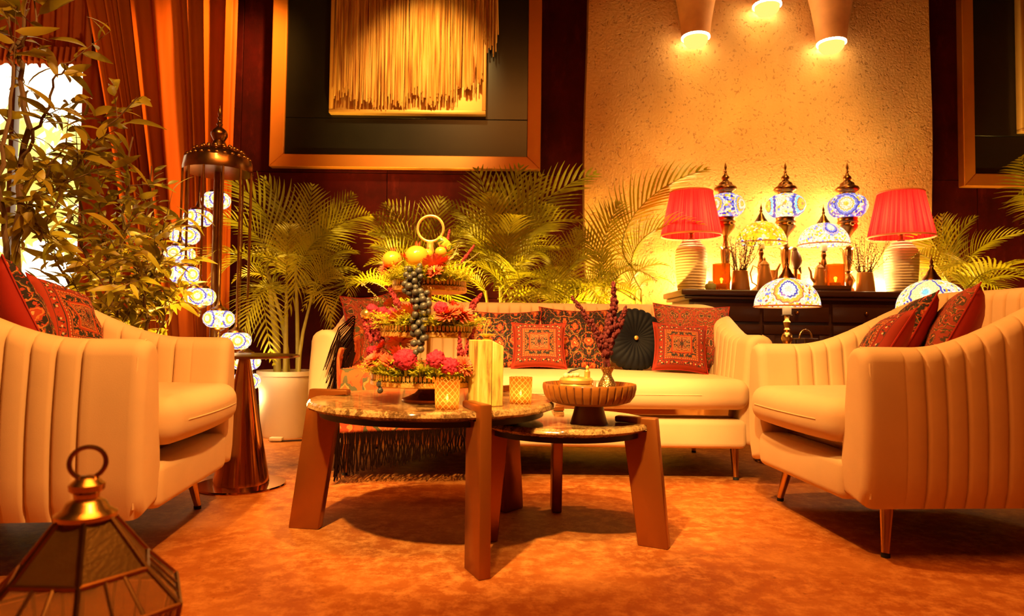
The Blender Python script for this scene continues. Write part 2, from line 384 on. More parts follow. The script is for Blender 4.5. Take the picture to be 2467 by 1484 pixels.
def leafmat(name, c1, c2, tl=0.35, rough=0.38):
    n = NT(name); v = n.coord()
    oi = n.node('ShaderNodeObjectInfo').outputs['Random']
    f = n.M('MULTIPLY_ADD', n.noise(v, 12, 3), 0.6, n.M('MULTIPLY', oi, 0.4))
    col = n.mix(f, c1, c2)
    b = n.node('ShaderNodeBsdfPrincipled', {'Base Color': col, 'Roughness': rough, 'Specular IOR Level': 0.25})
    t = n.node('ShaderNodeBsdfTranslucent', {'Color': n.mix(0.4, col, (0.5, 0.45, 0.03))})
    return n.end(n.node('ShaderNodeMixShader', {0: tl, 1: b.outputs[0], 2: t.outputs[0]}).outputs[0])
MT['palm'] = leafmat('palm_leaf', (0.19, 0.18, 0.005), (0.50, 0.42, 0.014), 0.3)
MT['palm2'] = leafmat('dry_palm_leaf', (0.26, 0.20, 0.008), (0.54, 0.41, 0.022), 0.3)
MT['ficus'] = leafmat('broad_leaf', (0.14, 0.105, 0.008), (0.44, 0.28, 0.020), 0.35)
MT['fern'] = leafmat('fern_green', (0.50, 0.55, 0.020), (0.88, 0.80, 0.09), 0.35, 0.6)
MT['euca'] = leafmat('eucalyptus', (0.34, 0.34, 0.10), (0.55, 0.50, 0.20), 0.3, 0.55)
MT['cane'] = plain('palm_cane', (0.42, 0.34, 0.06), 0.5, 0, 0.3, 9)
MT['bark'] = plain('thin_bark', (0.13, 0.065, 0.022), 0.8, 0, 0.35, 30)
MT['mum'] = plain('red_petal', (0.82, 0.11, 0.045), 0.6, 0, 0.35, 60)
MT['cox'] = plain('magenta_petal', (0.46, 0.006, 0.040), 0.7, 0, 0.5, 90, 0.9)
MT['amar'] = plain('amaranth_plume', (0.115, 0.004, 0.006), 0.75, 0, 0.45, 120, 0.6)
MT['pome'] = plain('golden_fruit', (0.85, 0.34, 0.03), 0.22, 0, 0.25, 12)
MT['goldball'] = plain('gold_ball', (0.95, 0.62, 0.16), 0.2, 0.9, 0.05)
n = NT('grape_skin'); v = n.coord()
MT['grape'] = n.pbr(n.mix(n.noise(v, 70, 3), (0.012, 0.012, 0.016), (0.13, 0.12, 0.10)), 0.35)
n = NT('striped_gourd'); v = n.coord()
wv2 = n.noise(n.stretch(v, 20, 20, 60), 1.0, 2)
MT['gourd'] = n.pbr(n.ramp(wv2, [(0.40, (0.05, 0.10, 0.01)), (0.47, (0.80, 0.55, 0.04)), (0.62, (0.85, 0.30, 0.03))]), 0.35)
# textiles with printed patterns (UV)
def uvs(n):
    return n.xyz(n.coord('UV'))
def kilim(name, red=(0.38, 0.036, 0.010), dark=(0.020, 0.022, 0.020)):
    n = NT(name); u, v, _ = uvs(n)
    a = n.M('ABSOLUTE', n.M('SUBTRACT', u, 0.5)); b = n.M('ABSOLUTE', n.M('SUBTRACT', v, 0.5))
    d = n.M('MULTIPLY', n.M('MAXIMUM', a, b), 2.0)
    org = (0.56, 0.13, 0.028); tan = (0.62, 0.36, 0.15)
    vec = n.node('ShaderNodeCombineXYZ', {0: a, 1: b, 2: 0}).outputs[0]
    w1 = n.noise(n.mix(0.10, vec, n.noise(vec, 14, 2, out=1)), 24, 3)
    mot = n.ramp(w1, [(0.0, dark), (0.44, red), (0.50, tan), (0.54, dark), (0.62, org)], 'CONSTANT')
    along = n.M('MAXIMUM', n.M('MULTIPLY', n.M('LESS_THAN', b, a), b), n.M('MULTIPLY', n.M('LESS_THAN', a, b), a))
    dash = n.M('GREATER_THAN', n.M('FRACT', n.M('MULTIPLY', along, 26)), 0.45)
    dots = n.M('GREATER_THAN', n.M('FRACT', n.M('MULTIPLY', along, 11)), 0.72)
    c = n.ramp(d, [(0.0, dark), (0.30, org), (0.335, red), (0.38, dark), (0.54, org), (0.56, dark), (0.575, red), (0.62, red), (0.66, dark), (0.68, red), (0.86, dark), (0.875, red)], 'CONSTANT')
    c = n.mix(n.M('MULTIPLY', n.M('LESS_THAN', d, 0.29), 0.95), c, mot)
    def band(lo, hi): return n.M('MULTIPLY', n.M('GREATER_THAN', d, lo), n.M('LESS_THAN', d, hi))
    c = n.mix(n.M('MULTIPLY', band(0.39, 0.53), n.M('GREATER_THAN', w1, 0.52)), c, org)
    c = n.mix(n.M('MULTIPLY', band(0.585, 0.61), dash), c, tan)
    c = n.mix(n.M('MULTIPLY', band(0.70, 0.85), n.M('GREATER_THAN', w1, 0.545)), c, dark)
    c = n.mix(n.M('MULTIPLY', band(0.755, 0.80), dots), c, (0.72, 0.50, 0.28))
    return n.pbr(c, 0.85, 0, n.bump(n.noise(n.coord('UV'), 260, 2), 0.2, 0.003))
MT['kilim'] = kilim('kilim_red')
MT['kilim2'] = kilim('kilim_rust', (0.32, 0.026, 0.010), (0.030, 0.028, 0.030))
def floral(name, base, c1, c2, c3, s=5.0):
    n = NT(name); u, v, _ = uvs(n)
    a = n.M('ABSOLUTE', n.M('SUBTRACT', n.M('FRACT', n.M('MULTIPLY', u, 1.5)), 0.5))
    vec = n.node('ShaderNodeCombineXYZ', {0: a, 1: v, 2: 0}).outputs[0]
    wv = n.mix(0.10, vec, n.noise(vec, 9, 2, out=1))
    vd = n.vor(wv, s, 'F1', 'Distance', 0.75)
    e = n.noise(wv, s*3.4, 3)
    f = n.M('ADD', vd, n.M('MULTIPLY', n.M('SUBTRACT', e, 0.5), 0.30))
    c = n.ramp(f, [(0.0, c3), (0.10, c1), (0.20, c2), (0.27, c1), (0.33, base), (0.50, base), (0.53, c2), (0.57, (0.10, 0.085, 0.03)), (0.63, base)], 'CONSTANT')
    c = n.mix(n.ramp(n.noise(wv, s*7, 2), [(0.58, (0, 0, 0)), (0.60, (1, 1, 1))]), c, c1)
    return n.pbr(c, 0.85, 0, n.bump(n.noise(n.coord('UV'), 260, 2), 0.2, 0.003))
MT['floralD'] = floral('floral_dark', (0.016, 0.012, 0.012), (0.42, 0.050, 0.016), (0.62, 0.21, 0.05), (0.70, 0.44, 0.18))
MT['floralR'] = floral('floral_rose', (0.34, 0.050, 0.025), (0.08, 0.05, 0.03), (0.60, 0.20, 0.09), (0.05, 0.04, 0.03), 6)
MT['throw'] = floral('throw_orange', (0.52, 0.10, 0.016), (0.40, 0.05, 0.012), (0.66, 0.22, 0.05), (0.12, 0.035, 0.012), 4)
MT['fringe'] = plain('black_fringe', (0.012, 0.004, 0.002), 0.95, Specular_IOR_Level=0.0)
MT['cable'] = plain('cable', (0.03, 0.012, 0.006), 0.5)

n = NT('perforated_roof'); v = n.coord()
MT['roofp'] = n.pbr(n.mix(n.noise(v, 30, 4), (0.34, 0.17, 0.04), (0.56, 0.31, 0.08)), 0.30, 0.75, n.bump(n.vor(v, 160), 0.15, 0.002))
# ------------------------------------------------------------------ the room
XL, XR, YB, YF, ZC = -4.4, 4.6, 5.0, -2.2, 3.7
WX, WZ = -3.22, 2.78         # window opening: from XL to WX, up to WZ
bm = B(); box(bm, ((XL+XR)/2, (YB+YF)/2+0.06, -0.05), (XR-XL+0.2, YB-YF+0.12, 0.1)); fl = struct(obj('floor', bm, MT['floor']))
bm = B(); box(bm, ((XL+XR)/2, (YB+YF)/2, ZC+0.05), (XR-XL+0.2, YB-YF+0.24, 0.1)); struct(obj('ceiling', bm, MT['ceiling']))
bm = B(); box(bm, (XL-0.05, (YB+YF)/2+0.06, ZC/2), (0.1, YB-YF+0.12, ZC)); struct(obj('wall_left', bm, MT['walldark']))
bm = B(); box(bm, (XR+0.05, (YB+YF)/2+0.06, ZC/2), (0.1, YB-YF+0.12, ZC)); struct(obj('wall_right', bm, MT['walldark']))
bm = B(); box(bm, ((XL+XR)/2, YF-0.05, ZC/2), (XR-XL, 0.1, ZC)); struct(obj('wall_front', bm, MT['walldark']))
# back wall with its maroon panels and the window opening
bm = B()
box(bm, ((WX+XR)/2, YB+0.07, ZC/2), (XR-WX, 0.1, ZC)); box(bm, ((XL+WX)/2, YB+0.07, (WZ+ZC)/2), (WX-XL, 0.1, ZC-WZ))
box(bm, ((XL+WX)/2, YB+0.07, 0.25), (WX-XL, 0.1, 0.5))
wb = struct(obj('wall_back', bm, MT['black']))
pw = 1.12; cols = [WX+0.02 + i*pw for i in range(8)]
for i in range(7):
    for (z0, z1) in ((0.0, 0.92), (0.92, 1.86), (1.86, 3.7)):
        bm = B(); x0, x1 = cols[i], min(cols[i+1], XR)
        box(bm, (0, 0, 0), (x1-x0-0.004, 0.02, z1-z0-0.004), bevel=0.002, seg=1)
        obj('panel', bm, MT['maroon'], wb, ((x0+x1)/2, YB+0.01, (z0+z1)/2))
# window: frame, mullion, panes
win = struct(bpy.data.objects.new('window_1', None)); COL.objects.link(win); win.location = ((XL+WX)/2, YB+0.07, 0.5)
ww = WX-XL; wh = WZ-0.5
for nm, c, s in (('frame', (-ww/2+0.03, 0, wh/2), (0.06, 0.12, wh)), ('frame', (ww/2-0.03, 0, wh/2), (0.06, 0.12, wh)),
                 ('frame', (0, 0, wh-0.03), (ww-0.12, 0.12, 0.06)), ('sill', (0, -0.03, 0.02), (ww-0.12, 0.18, 0.04)), ('mullion', (-0.05, 0, wh/2), (0.04, 0.06, wh-0.1))):
    bm = B(); box(bm, c, s, bevel=0.006); obj(nm, bm, MT['darkwood'], win)
# stucco pier standing out of the wall
bm = B()
X0, X1 = 0.535, 3.10
def pier(u, v):
    x = X0 + (X1-X0)*u + 0.012*math.sin(v*9+u*3) * (1 if u in (0, 1) else 0)
    if u == 1: x -= 0.05*(1-v)**2
    y = YB - 0.13 + 0.006*noise.noise(Vector((u*9, v*7, 1))) + 0.012*math.sin(u*30+v*4)*sm(0.55, 0.0, v)*(sm(0.35, 0, u)+0.4*sm(0.8, 1, u))
    return Vector((x, y, v*ZC))
V = grid(bm, pier, 60, 60)
for side in (0, -1):
    for j in range(60):
        a, b = V[side][j], V[side][j+1]
        c = bm.verts.new((b.co.x, YB, b.co.z)); d = bm.verts.new((a.co.x, YB, a.co.z)); bm.faces.new((a, b, c, d))
struct(obj('wall_stucco', bm, MT['stucco'], angle=50))
# skirting along the maroon wall
bm = B(); box(bm, ((WX+X0)/2, YB-0.012, 0.05), (X0-WX, 0.02, 0.10), bevel=0.004); struct(obj('baseboard_back', bm, MT['dresser']))

# ------------------------------------------------------------------ outside the window
bm = B(); box(bm, (-6.5, 14, -0.1), (26, 17.5, 0.1)); 
struct(tag(obj('ground_outside', bm, plain('pale_paving', (0.62, 0.52, 0.36), 0.8)), 'sunlit pale paving outside the window', 'ground', kind='structure'))
def leaf_mesh(L=0.10, W=0.034, fold=0.25, droop=0.25, m='ficus'):
    bm = B(); n = 6; mid = []; lf = []; rg = []
    for i in range(n+1):
        t = i/n; wd = W*math.sin(PI*min(1, t*0.92+0.06))**0.8*(1-0.35*t) if 0 < i < n else 0.001
        x = L*t; z = -droop*L*t*t
        mid.append(bm.verts.new((x, 0, z))); lf.append(bm.verts.new((x, wd, z+fold*wd))); rg.append(bm.verts.new((x, -wd, z+fold*wd)))
    for i in range(n):
        bm.faces.new((mid[i], mid[i+1], lf[i+1], lf[i])); bm.faces.new((mid[i], rg[i], rg[i+1], mid[i+1]))
    return mesh('leaf', bm, MT[m])
def garden_tree(loc, h, r, label, seed):
    q = random.Random(seed)
    t = thing('garden_tree', label, 'tree', loc)
    bm = B(); tube(bm, [(0, 0, 0), (0.1, 0, h*0.4), (0, 0.1, h*0.75)], [0.14, 0.1, 0.05]); obj('trunk', bm, MT['bark'], t)
    bm = B()
    for i in range(520):
        d = Vector((q.gauss(0, 1), q.gauss(0, 1), q.gauss(0, 1))).normalized() * r * q.random()**0.5
        c = Vector((0, 0, h*0.8)) + Vector((d.x, d.y, d.z*0.8)); s = 0.11+0.12*q.random()
        e = Euler((q.random()*6, q.random()*6, q.random()*6)).to_matrix()
        vs = [bm.verts.new(c + e @ Vector(p)*s) for p in ((-1, 0, 0), (0, -0.45, 0.1), (1, 0, 0), (0, 0.45, 0.1))]
        bm.faces.new(vs)
    o = obj('foliage', bm, MT['gardenleaf'], t, smooth=False); o['kind'] = 'stuff'
MT['gardenleaf'] = leafmat('sunlit_garden_leaf', (0.60, 0.62, 0.16), (0.90, 0.88, 0.50), 0.5)
garden_tree((-7.7, 10.0, -0.05), 3.6, 1.5, 'sunlit pale green tree outside the window, close to the curtain edge', 3)
garden_tree((-12.2, 13.6, -0.05), 3.2, 1.8, 'sunlit leafy garden tree outside, furthest from the curtain', 4)

# ------------------------------------------------------------------ curtain, valance, tieback
cxr = -2.06; cxl = -3.24
def curt(u, v):                       # u: 0 right .. 1 left, v: 0 top .. 1 floor
    wdt = (cxr-cxl) * (1.06 - 0.74*v*(1-0.15*v))
    uu = u + 0.010*math.sin(u*40 + 2)
    x = cxr - wdt*uu
    ph = 2*PI*(8.0*u + 0.55*math.sin(u*7) + 0.22*math.sin(u*17+1))
    amp = 0.075*(1-0.25*v) * (0.62+0.38*math.sin(u*13))
    y = 4.80 + amp*math.sin(ph) + 0.02*math.sin(2*ph+1) + 0.01*math.sin(v*9+u*12)
    return Vector((x + 0.012*math.cos(ph), y, 3.66*(1-v) + 0.015))
bm = B(); grid(bm, curt, 200, 30)
tag(obj('curtain', bm, MT['curtain'], angle=80), 'tall rust-orange velvet curtain gathered in deep folds beside the window', 'curtain')
def drape(u, v):
    ph = u*2*PI*4
    return Vector((-3.26 + 0.62*u + 0.02*v, 4.93 + 0.022*math.sin(ph), 3.64 - 3.62*v))
bm = B(); grid(bm, drape, 60, 10)
tag(obj('side_drape', bm, MT['curtain'], angle=80), 'narrow straight rust drape hanging at the window edge behind the gathered curtain', 'curtain')
def val(u, v):
    x = XL + 0.05 + (WX+0.04-XL-0.05)*u
    ph = u*2*PI*11
    return Vector((x, 4.90 + 0.02*math.sin(ph)*(0.4+0.6*v) + 0.008*math.sin(ph*2.3), 3.60 - v*(0.98 + 0.018*math.sin(ph*1.5+1))))
bm = B(); grid(bm, val, 130, 16)
vo = tag(obj('valance', bm, MT['valance'], angle=80), 'gathered red-orange valance hanging over the bright window', 'valance')
def ruf(u, v):
    x = XL + 0.05 + (WX+0.04-XL-0.05)*u
    return Vector((x, 4.86 + 0.018*math.sin(u*2*PI*26) - 0.02*v, 2.74 - 0.13*v + 0.015*math.sin(u*2*PI*26)*v))
bm = B(); grid(bm, ruf, 200, 5); obj('ruffle', bm, MT['valance'], vo, angle=80)

# ------------------------------------------------------------------ framed string art
def art(label, xo0, xo1, zb, zt, xi0, xi1, zi, strings, seed):
    q = random.Random(seed)
    cx = (xo0+xo1)/2; W = xo1-xo0; Hh = zt-zb
    t = thing('wall_art', label, 'wall art', (cx, YB-0.002, zb), 0)
    fw, ft = 0.10, 0.07
    def bar(p0, p1, p2, p3):
        bm = B(); A = [bm.verts.new((x, -ft + (0.02 if inner else 0), z)) for x, z, inner in (p0, p1, p2, p3)]
        C = [bm.verts.new((x, 0, z)) for x, z, inner in (p0, p1, p2, p3)]
        bm.faces.new(A); bm.faces.new(C[::-1])
        for i in range(4): bm.faces.new((A[i], C[i], C[(i+1) % 4], A[(i+1) % 4]))
        bmesh.ops.bevel(bm, geom=bm.edges[:], offset=0.004, segments=1, affect='EDGES')
        obj('frame_bar', bm, MT['frame'], t, angle=25)
    a, b = W/2, W/2-fw
    bar((-a, 0, 0), (a, 0, 0), (b, fw, 1), (-b, fw, 1)); bar((-a, Hh, 0), (-b, Hh-fw, 1), (b, Hh-fw, 1), (a, Hh, 0))
    bar((-a, 0, 0), (-b, fw, 1), (-b, Hh-fw, 1), (-a, Hh, 0)); bar((a, 0, 0), (a, Hh, 0), (b, Hh-fw, 1), (b, fw, 1))
    zs = zi - zb - 0.02
    for (x0, x1, z0, z1) in ((-b+0.001, b-0.001, fw+0.001, zs-0.002), (-b+0.001, b-0.001, zs+0.002, Hh-fw-0.001)):
        bm = B(); box(bm, ((x0+x1)/2, -0.015, (z0+z1)/2), (x1-x0, 0.026, z1-z0), bevel=0.002, seg=1); obj('backing_panel', bm, MT['artblack'], t)
    # inner shadow box
    li, ri, bi = xi0-cx, xi1-cx, zi-zb; tp = Hh-0.16
    for c, s in ((((li+ri)/2, -0.06, bi+0.014), (ri-li, 0.06, 0.028)), ((li+0.014, -0.06, (bi+tp)/2+0.014), (0.028, 0.06, tp-bi-0.03)), ((ri-0.014, -0.06, (bi+tp)/2+0.014), (0.028, 0.06, tp-bi-0.03))):
        bm = B(); box(bm, c, s, bevel=0.004); obj('inner_frame', bm, MT['artgold'], t)
    bm = B(); box(bm, ((li+ri)/2, -0.035, (bi+tp)/2), (ri-li-0.06, 0.01, tp-bi-0.03)); obj('gold_board', bm, MT['artgold'], t)
    bm = B(); tube(bm, [(li+0.02, -0.115, tp), (ri+0.12, -0.115, tp)], 0.012); obj('hanging_rod', bm, MT['brass'], t)
    if strings:
        bm = B()
        for i in range(strings):
            u = (i + q.random())/strings; x = li + 0.05 + (ri+0.085-li-0.05)*u
            edge = bi + 0.05 + 0.13*noise.noise(Vector((u*9, seed, 0))) + 0.09*q.random()
            if u > 0.55: edge += 0.16*sm(0.55, 0.9, u)
            if x > ri-0.02: edge += 0.18*q.random()+0.20
            edge = max(edge, bi+0.04)
            y = -0.10 - 0.018*q.random()
            tube(bm, [(x, y, tp), (x+0.004*q.gauss(0, 1), y, (tp+edge)/2), (x+0.006*q.gauss(0, 1), y, edge)], 0.0028+0.0032*q.random(), 4)
        o = obj('string_fringe', bm, MT['string'], t); o['kind'] = 'stuff'
art('large copper-framed wall art with a fringe of golden strings on black', -1.835, 0.20, 1.885, 3.60, -1.39, -0.215, 2.29, 230, 5)
art('copper-framed wall art cut off at the edge, beside the stucco pier', 3.375, 4.45, 1.80, 3.60, 3.80, 4.25, 2.21, 60, 6)

# ------------------------------------------------------------------ terracotta wall lights
def sconce(px, pyb, label, src=None):
    p = at(px, pyb, 4.76)
    if src: return dup(src, p, 0, label)
    t = thing('wall_sconce', label, 'wall light', p, 0, 'terracotta wall lights on the stucco pier')
    bm = B()
    prof = [(0.10, 0.0), (0.103, 0.03), (0.112, 0.12), (0.135, 0.26), (0.165, 0.40), (0.18, 0.55), (0.165, 0.68), (0.12, 0.76), (0.05, 0.79)]
    lathe(bm, prof + [], 28, (0, 0, 0), cap=False)
    lathe(bm, [(0.094, 0.0), (0.097, 0.03), (0.105, 0.12), (0.127, 0.26)], 28, cap=False)
    for v in bm.verts:
        if v.co.y > 0.085: v.co.y = 0.085
    obj('horn', bm, MT['terracotta'], t)
    bm = B(); lathe(bm, [(0.088, 0.02), (0.090, -0.005), (0.085, -0.03), (0.066, -0.055), (0.03, -0.068), (0.0, -0.07)], 28, cap=False)
    for v in bm.verts:
        if v.co.y > 0.083: v.co.y = 0.083
    obj('glass_cup', bm, MT['sconceglow'], t)
    bm = B(); tube(bm, [(0.093*math.cos(a), 0.0+min(0.083, 0.093*math.sin(a)), 0.004) for a in [2*PI*k/32 for k in range(32)]], 0.009, 6, closed=True); obj('light_ring', bm, MT['bulb'], t)
    return t
s0 = sconce(1676, 92, 'terracotta horn wall light above the red lamp beside the palm')
sconce(2003, 106, 'terracotta horn wall light hanging lowest, above the star-rosette lamp', s0)
sconce(1848, 15, 'terracotta horn wall light between the other two, mostly cut off above', s0)
for px, py in ((1676, 92), (2003, 106), (1848, 15)):
    p = at(px, py, 4.70); p.z -= 0.10; point('sconce_light', p, 1.1, (1.0, 0.62, 0.18), 0.04)
# ------------------------------------------------------------------ upholstered seats
def tub_seat(W, D, ha, hb, z0, name, label, cat, loc, rz, group=None, Rc=0.30, T=0.105, pleat=0.062, nleg=2, arm_flat=0.14, rise=0.95):
    t = thing(name, label, cat, loc, rz, group)
    # outer path
    P = []; 
    Ls = D - Rc; La = Rc*PI/2; Lb = W - 2*Rc
    tot = 2*Ls + 2*La + Lb; N = int(tot/0.0085)
    def path(s):
        if s < Ls: return Vector((-W/2, s, 0)), Vector((-1, 0, 0))
        s -= Ls
        if s < La:
            a = s/Rc; return Vector((-W/2+Rc-Rc*math.cos(a), D-Rc+Rc*math.sin(a), 0)), Vector((-math.cos(a), math.sin(a), 0))
        s -= La
        if s < Lb: return Vector((-W/2+Rc+s, D, 0)), Vector((0, 1, 0))
        s -= Lb
        if s < La:
            a = s/Rc; return Vector((W/2-Rc+Rc*math.sin(a), D-Rc+Rc*math.cos(a), 0)), Vector((math.sin(a), math.cos(a), 0))
        s -= La
        return Vector((W/2, D-Rc-s, 0)), Vector((1, 0, 0))
    def height(p):
        return ha + (hb-ha)*sm(arm_flat, D*rise, p.y)
    def section(s, ins=0.0, dy=0.0):
        p, nn = path(min(max(s, 0), tot)); h = height(p) - ins
        dist = min(s, tot-s)
        fade = sm(0.085, 0.12, dist)
        fr_ = abs(((s/pleat) % 1.0) - 0.5)*2      # 1 at a stitched crease, 0 mid-channel
        ridge = lambda off: (0.004*(1-fr_**2) - 0.013*max(0.0, (fr_-0.80)/0.20)**1.5) * fade
        T1 = T
        pts = []
        out = ridge(0); rr = min(0.045, T1/2-ins*0.5)
        def pt(off, z, rd=0.0, lean=0.0):
            q = p + nn*(rd - off); return Vector((q.x, q.y+dy, z))
        n_out = 9
        for i in range(n_out):
            v = i/(n_out-1); z = z0+ins + (h-rr-z0-ins)*v
            edge = sm(0, 0.05, v)
            belly = 0.012*math.sin(PI*v)
            pts.append(pt(ins + 0.012*(1-edge), z, (out + belly)*edge))
        for i in range(1, 8):
            a = PI*i/8; c = T1/2; hw = T1/2-ins
            pts.append(pt(c - hw*math.cos(a), h - rr + rr*math.sin(a), out*(1-i/8) + ridge(0)*(i/8)*-1*0.8))
        for i in range(6):
            v = 1-i/5; z = 0.27 + (h-rr-0.27)*v
            pts.append(pt(T1-ins + 0.035*(1-v), z, -ridge(0)*0.9))
        pts.append(pt(T1-ins+0.02, z0+ins+0.02))
        return pts
    bm = B(); loops = []
    rr = 0.032
    svals = sorted({0.0, tot} | {pleat*(i+f) for i in range(int(tot/pleat)+1) for f in (0.0, 0.03, 0.08, 0.2, 0.5, 0.8, 0.92, 0.97) if 0 < pleat*(i+f) < tot})
    for k in range(5, 0, -1):
        a = (PI/2)*k/5; loops.append(section(0.0, rr*(1-math.cos(a))*0.8, -rr*math.sin(a)))
    loops += [section(s) for s in svals]
    for k in range(1, 6):
        a = (PI/2)*k/5; loops.append(section(tot, rr*(1-math.cos(a))*0.8, -rr*math.sin(a)))
    rows = [[bm.verts.new(p) for p in L] for L in loops]
    m = len(rows[0])
    for i in range(len(rows)-1):
        for j in range(m):
            bm.faces.new((rows[i][j], rows[i+1][j], rows[i+1][(j+1) % m], rows[i][(j+1) % m]))
    bm.faces.new(rows[0]); bm.faces.new(rows[-1][::-1])
    obj('pleated_shell', bm, MT['cream'], t, angle=70)
    for sgn in (-1, 1):      # piping down the front edge of each arm
        bm = B(); x = sgn*(W/2-0.004)
        tube(bm, [(x, -0.012, z0+0.03), (x+sgn*0.010, -0.012, (z0+ha)/2), (x, -0.012, ha-0.05), (x-sgn*0.02, -0.012, ha-0.015), (x-sgn*0.045, -0.012, ha-0.002)], 0.0035, 6)
        obj('piping', bm, MT['cream'], t)
    # base, front rail, gap strip, seat cushion
    wi = W - 2*T
    bm = B(); box(bm, (0, D/2-0.03, z0+0.055), (wi+0.03, D-0.20, 0.07), bevel=0.01); obj('platform', bm, MT['black'], t)
    bm = B(); box(bm, (0, 0.02, z0+0.064), (wi-0.004, 0.12, 0.128), bevel=0.026, seg=4); obj('front_rail', bm, MT['cream'], t)
    bm = B(); box(bm, (0, 0.075, z0+0.14), (wi-0.02, 0.02, 0.07)); obj('mirror_strip', bm, MT['mirror'], t)
    zs0, zs1 = z0+0.172, 0.462
    bm = B(); d0, d1 = -0.075, D-T-0.01
    box(bm, (0, (d0+d1)/2, (zs0+zs1)/2), (wi+0.012, d1-d0, zs1-zs0), bevel=0.055, seg=6)
    bmesh.ops.subdivide_edges(bm, edges=[e for e in bm.edges if e.calc_length() > 0.15], cuts=6, use_grid_fill=True)
    for v in bm.verts:
        u = v.co.x/(wi/2); ww_ = (v.co.y-(d0+d1)/2)/((d1-d0)/2)
        if v.co.z > (zs0+zs1)/2: v.co.z += 0.018*max(0, 1-u*u)*max(0, 1-ww_*ww_)
        if v.co.y < 0: v.co.y -= 0.02*max(0, 1-u*u)
    cu = obj('seat_cushion', bm, MT['cream'], t, angle=60)
    bm = B(); zz = (zs0+zs1)/2
    tube(bm, [(wi/2*(-0.76+1.52*k/8), d0-0.0002-0.02*max(0, 1-(-0.76+1.52*k/8)**2), zz) for k in range(9)], 0.0018, 6)
    obj('seam', bm, MT['cream'], cu)
    lx = [(-W/2+0.10), (W/2-0.10)] if nleg == 2 else [-W/2+0.14, W/2-0.14]
    for i, x in enumerate(lx):
        for y in (0.10, D-0.14):
            sx = (-1 if i == 0 else 1)*0.035 if nleg == 2 else 0; sy = (-0.03 if y < 0.3 else 0.03)
            bm = B(); tube(bm, [(x, y, z0+0.03), (x+sx, y+sy, 0.012)], [0.022, 0.012], 14)
            lg = obj('leg', bm, MT['brass'], t)
            bm = B(); tube(bm, [(x+sx*0.98, y+sy*0.98, 0.012), (x+sx, y+sy, 0.0)], [0.0128, 0.0128], 12); obj('foot_cap', bm, MT['rubber'], lg)
    return t
Z0 = 0.155
chair = tub_seat(0.80, 0.86, 0.625, 0.84, Z0, 'armchair', 'cream pleated velvet tub armchair beside the floor lamp and leafy shrub', 'armchair', (-1.03, 2.125, 0), math.radians(96.6), 'matching cream tub armchairs')
dup(chair, (1.03, 2.335, 0), math.radians(-86.3), 'cream pleated velvet tub armchair in front of the mosaic dome lamps')
SOX, SOY, SOW = 0.138, 2.98, 2.06
tub_seat(SOW, 0.88, 0.66, 0.83, Z0, 'sofa', 'long cream pleated velvet sofa behind the coffee tables', 'sofa', (SOX, SOY, 0), 0, None, 0.34, 0.12, 0.062, 4, 0.16, 0.90)

# ------------------------------------------------------------------ cushions
def pillow_mesh(name, w, h, t, front, back, n=16):
    bm = B(); L = bm.loops.layers.uv.verify()
    def p(u, v, s):
        a, b = 2*u-1, 2*v-1
        pin = 0.10
        x = a*w/2*(1 - pin*(1-b*b)*abs(a)); z = b*h/2*(1 - pin*(1-a*a)*abs(b))
        th = t/2*((1-a*a)*(1-b*b))**0.42
        return Vector((x, s*th + 0.016*noise.noise(Vector((a*2.2+w*50, b*2.2+t*90, s)))*(1-a*a)*(1-b*b), z))
    F = [[bm.verts.new(p(i/n, j/n, -1)) for j in range(n+1)] for i in range(n+1)]
    K = [[F[i][j] if i in (0, n) or j in (0, n) else bm.verts.new(p(i/n, j/n, 1)) for j in range(n+1)] for i in range(n+1)]
    for G, mi in ((F, 0), (K, 1)):
        for i in range(n):
            for j in range(n):
                q = [(i, j), (i+1, j), (i+1, j+1), (i, j+1)]
                if mi: q.reverse()
                f = bm.faces.new([G[a][b] for a, b in q]); f.material_index = mi
                for l, (a, b) in zip(f.loops, q): l[L].uv = (a/n, b/n)
    return mesh(name, bm, [front, back], True, 80)
def pillow(px, py, Y, w, h, t, front, back, label, lean=-0.30, yaw=0.0, roll=0.0, name='cushion', pipe=None, zfix=None):
    p = at(px, py, Y)
    if zfix: p.z = zfix
    me = pillow_mesh(name, w, h, t, front, back)
    o = obj(name, me, None, None, p); o.rotation_mode = 'XYZ'
    M = Matrix.Rotation(yaw, 3, 'Z') @ Matrix.Rotation(lean, 3, 'X') @ Matrix.Rotation(roll, 3, 'Y')
    o.rotation_euler = M.to_euler()
    bm = B(); pts = []
    for k in range(48):
        s = k/48*4; e = int(s); f = (s-e)*2-1
        a, b = ((f, -1), (1, f), (-f, 1), (-1, -f))[e]
        pin = 0.10
        pts.append((a*w/2*(1-pin*(1-b*b)*abs(a)), 0, b*h/2*(1-pin*(1-a*a)*abs(b))))
    tube(bm, pts, 0.0028, 5, closed=True); obj('piping', bm, pipe or back, o)
    return tag(o, label, 'cushion')
pillow(1210, 822, 3.50, 0.42, 0.345, 0.15, MT['floralD'], MT['red'], 'dark floral cushion on the sofa beside the flower stand', -0.32)
pillow(1385, 820, 3.54, 0.39, 0.36, 0.15, MT['floralD'], MT['red'], 'dark floral cushion on the sofa beside the navy round cushion', -0.28, 0.06, 0.03)
pillow(1298, 832, 3.33, 0.275, 0.25, 0.11, MT['kilim'], MT['red'], 'small red kilim cushion leaning between the two dark floral cushions', -0.42)
pillow(1664, 812, 3.50, 0.40, 0.36, 0.15, MT['floralR'], MT['red'], 'faded rose patterned cushion leaning at the sofa arm by the dresser', -0.30, -0.12, 0.05)
pillow(1638, 838, 3.31, 0.270, 0.26, 0.11, MT['kilim2'], MT['red'], 'small rust kilim cushion leaning on the faded rose cushion', -0.42, -0.06, 0.07)
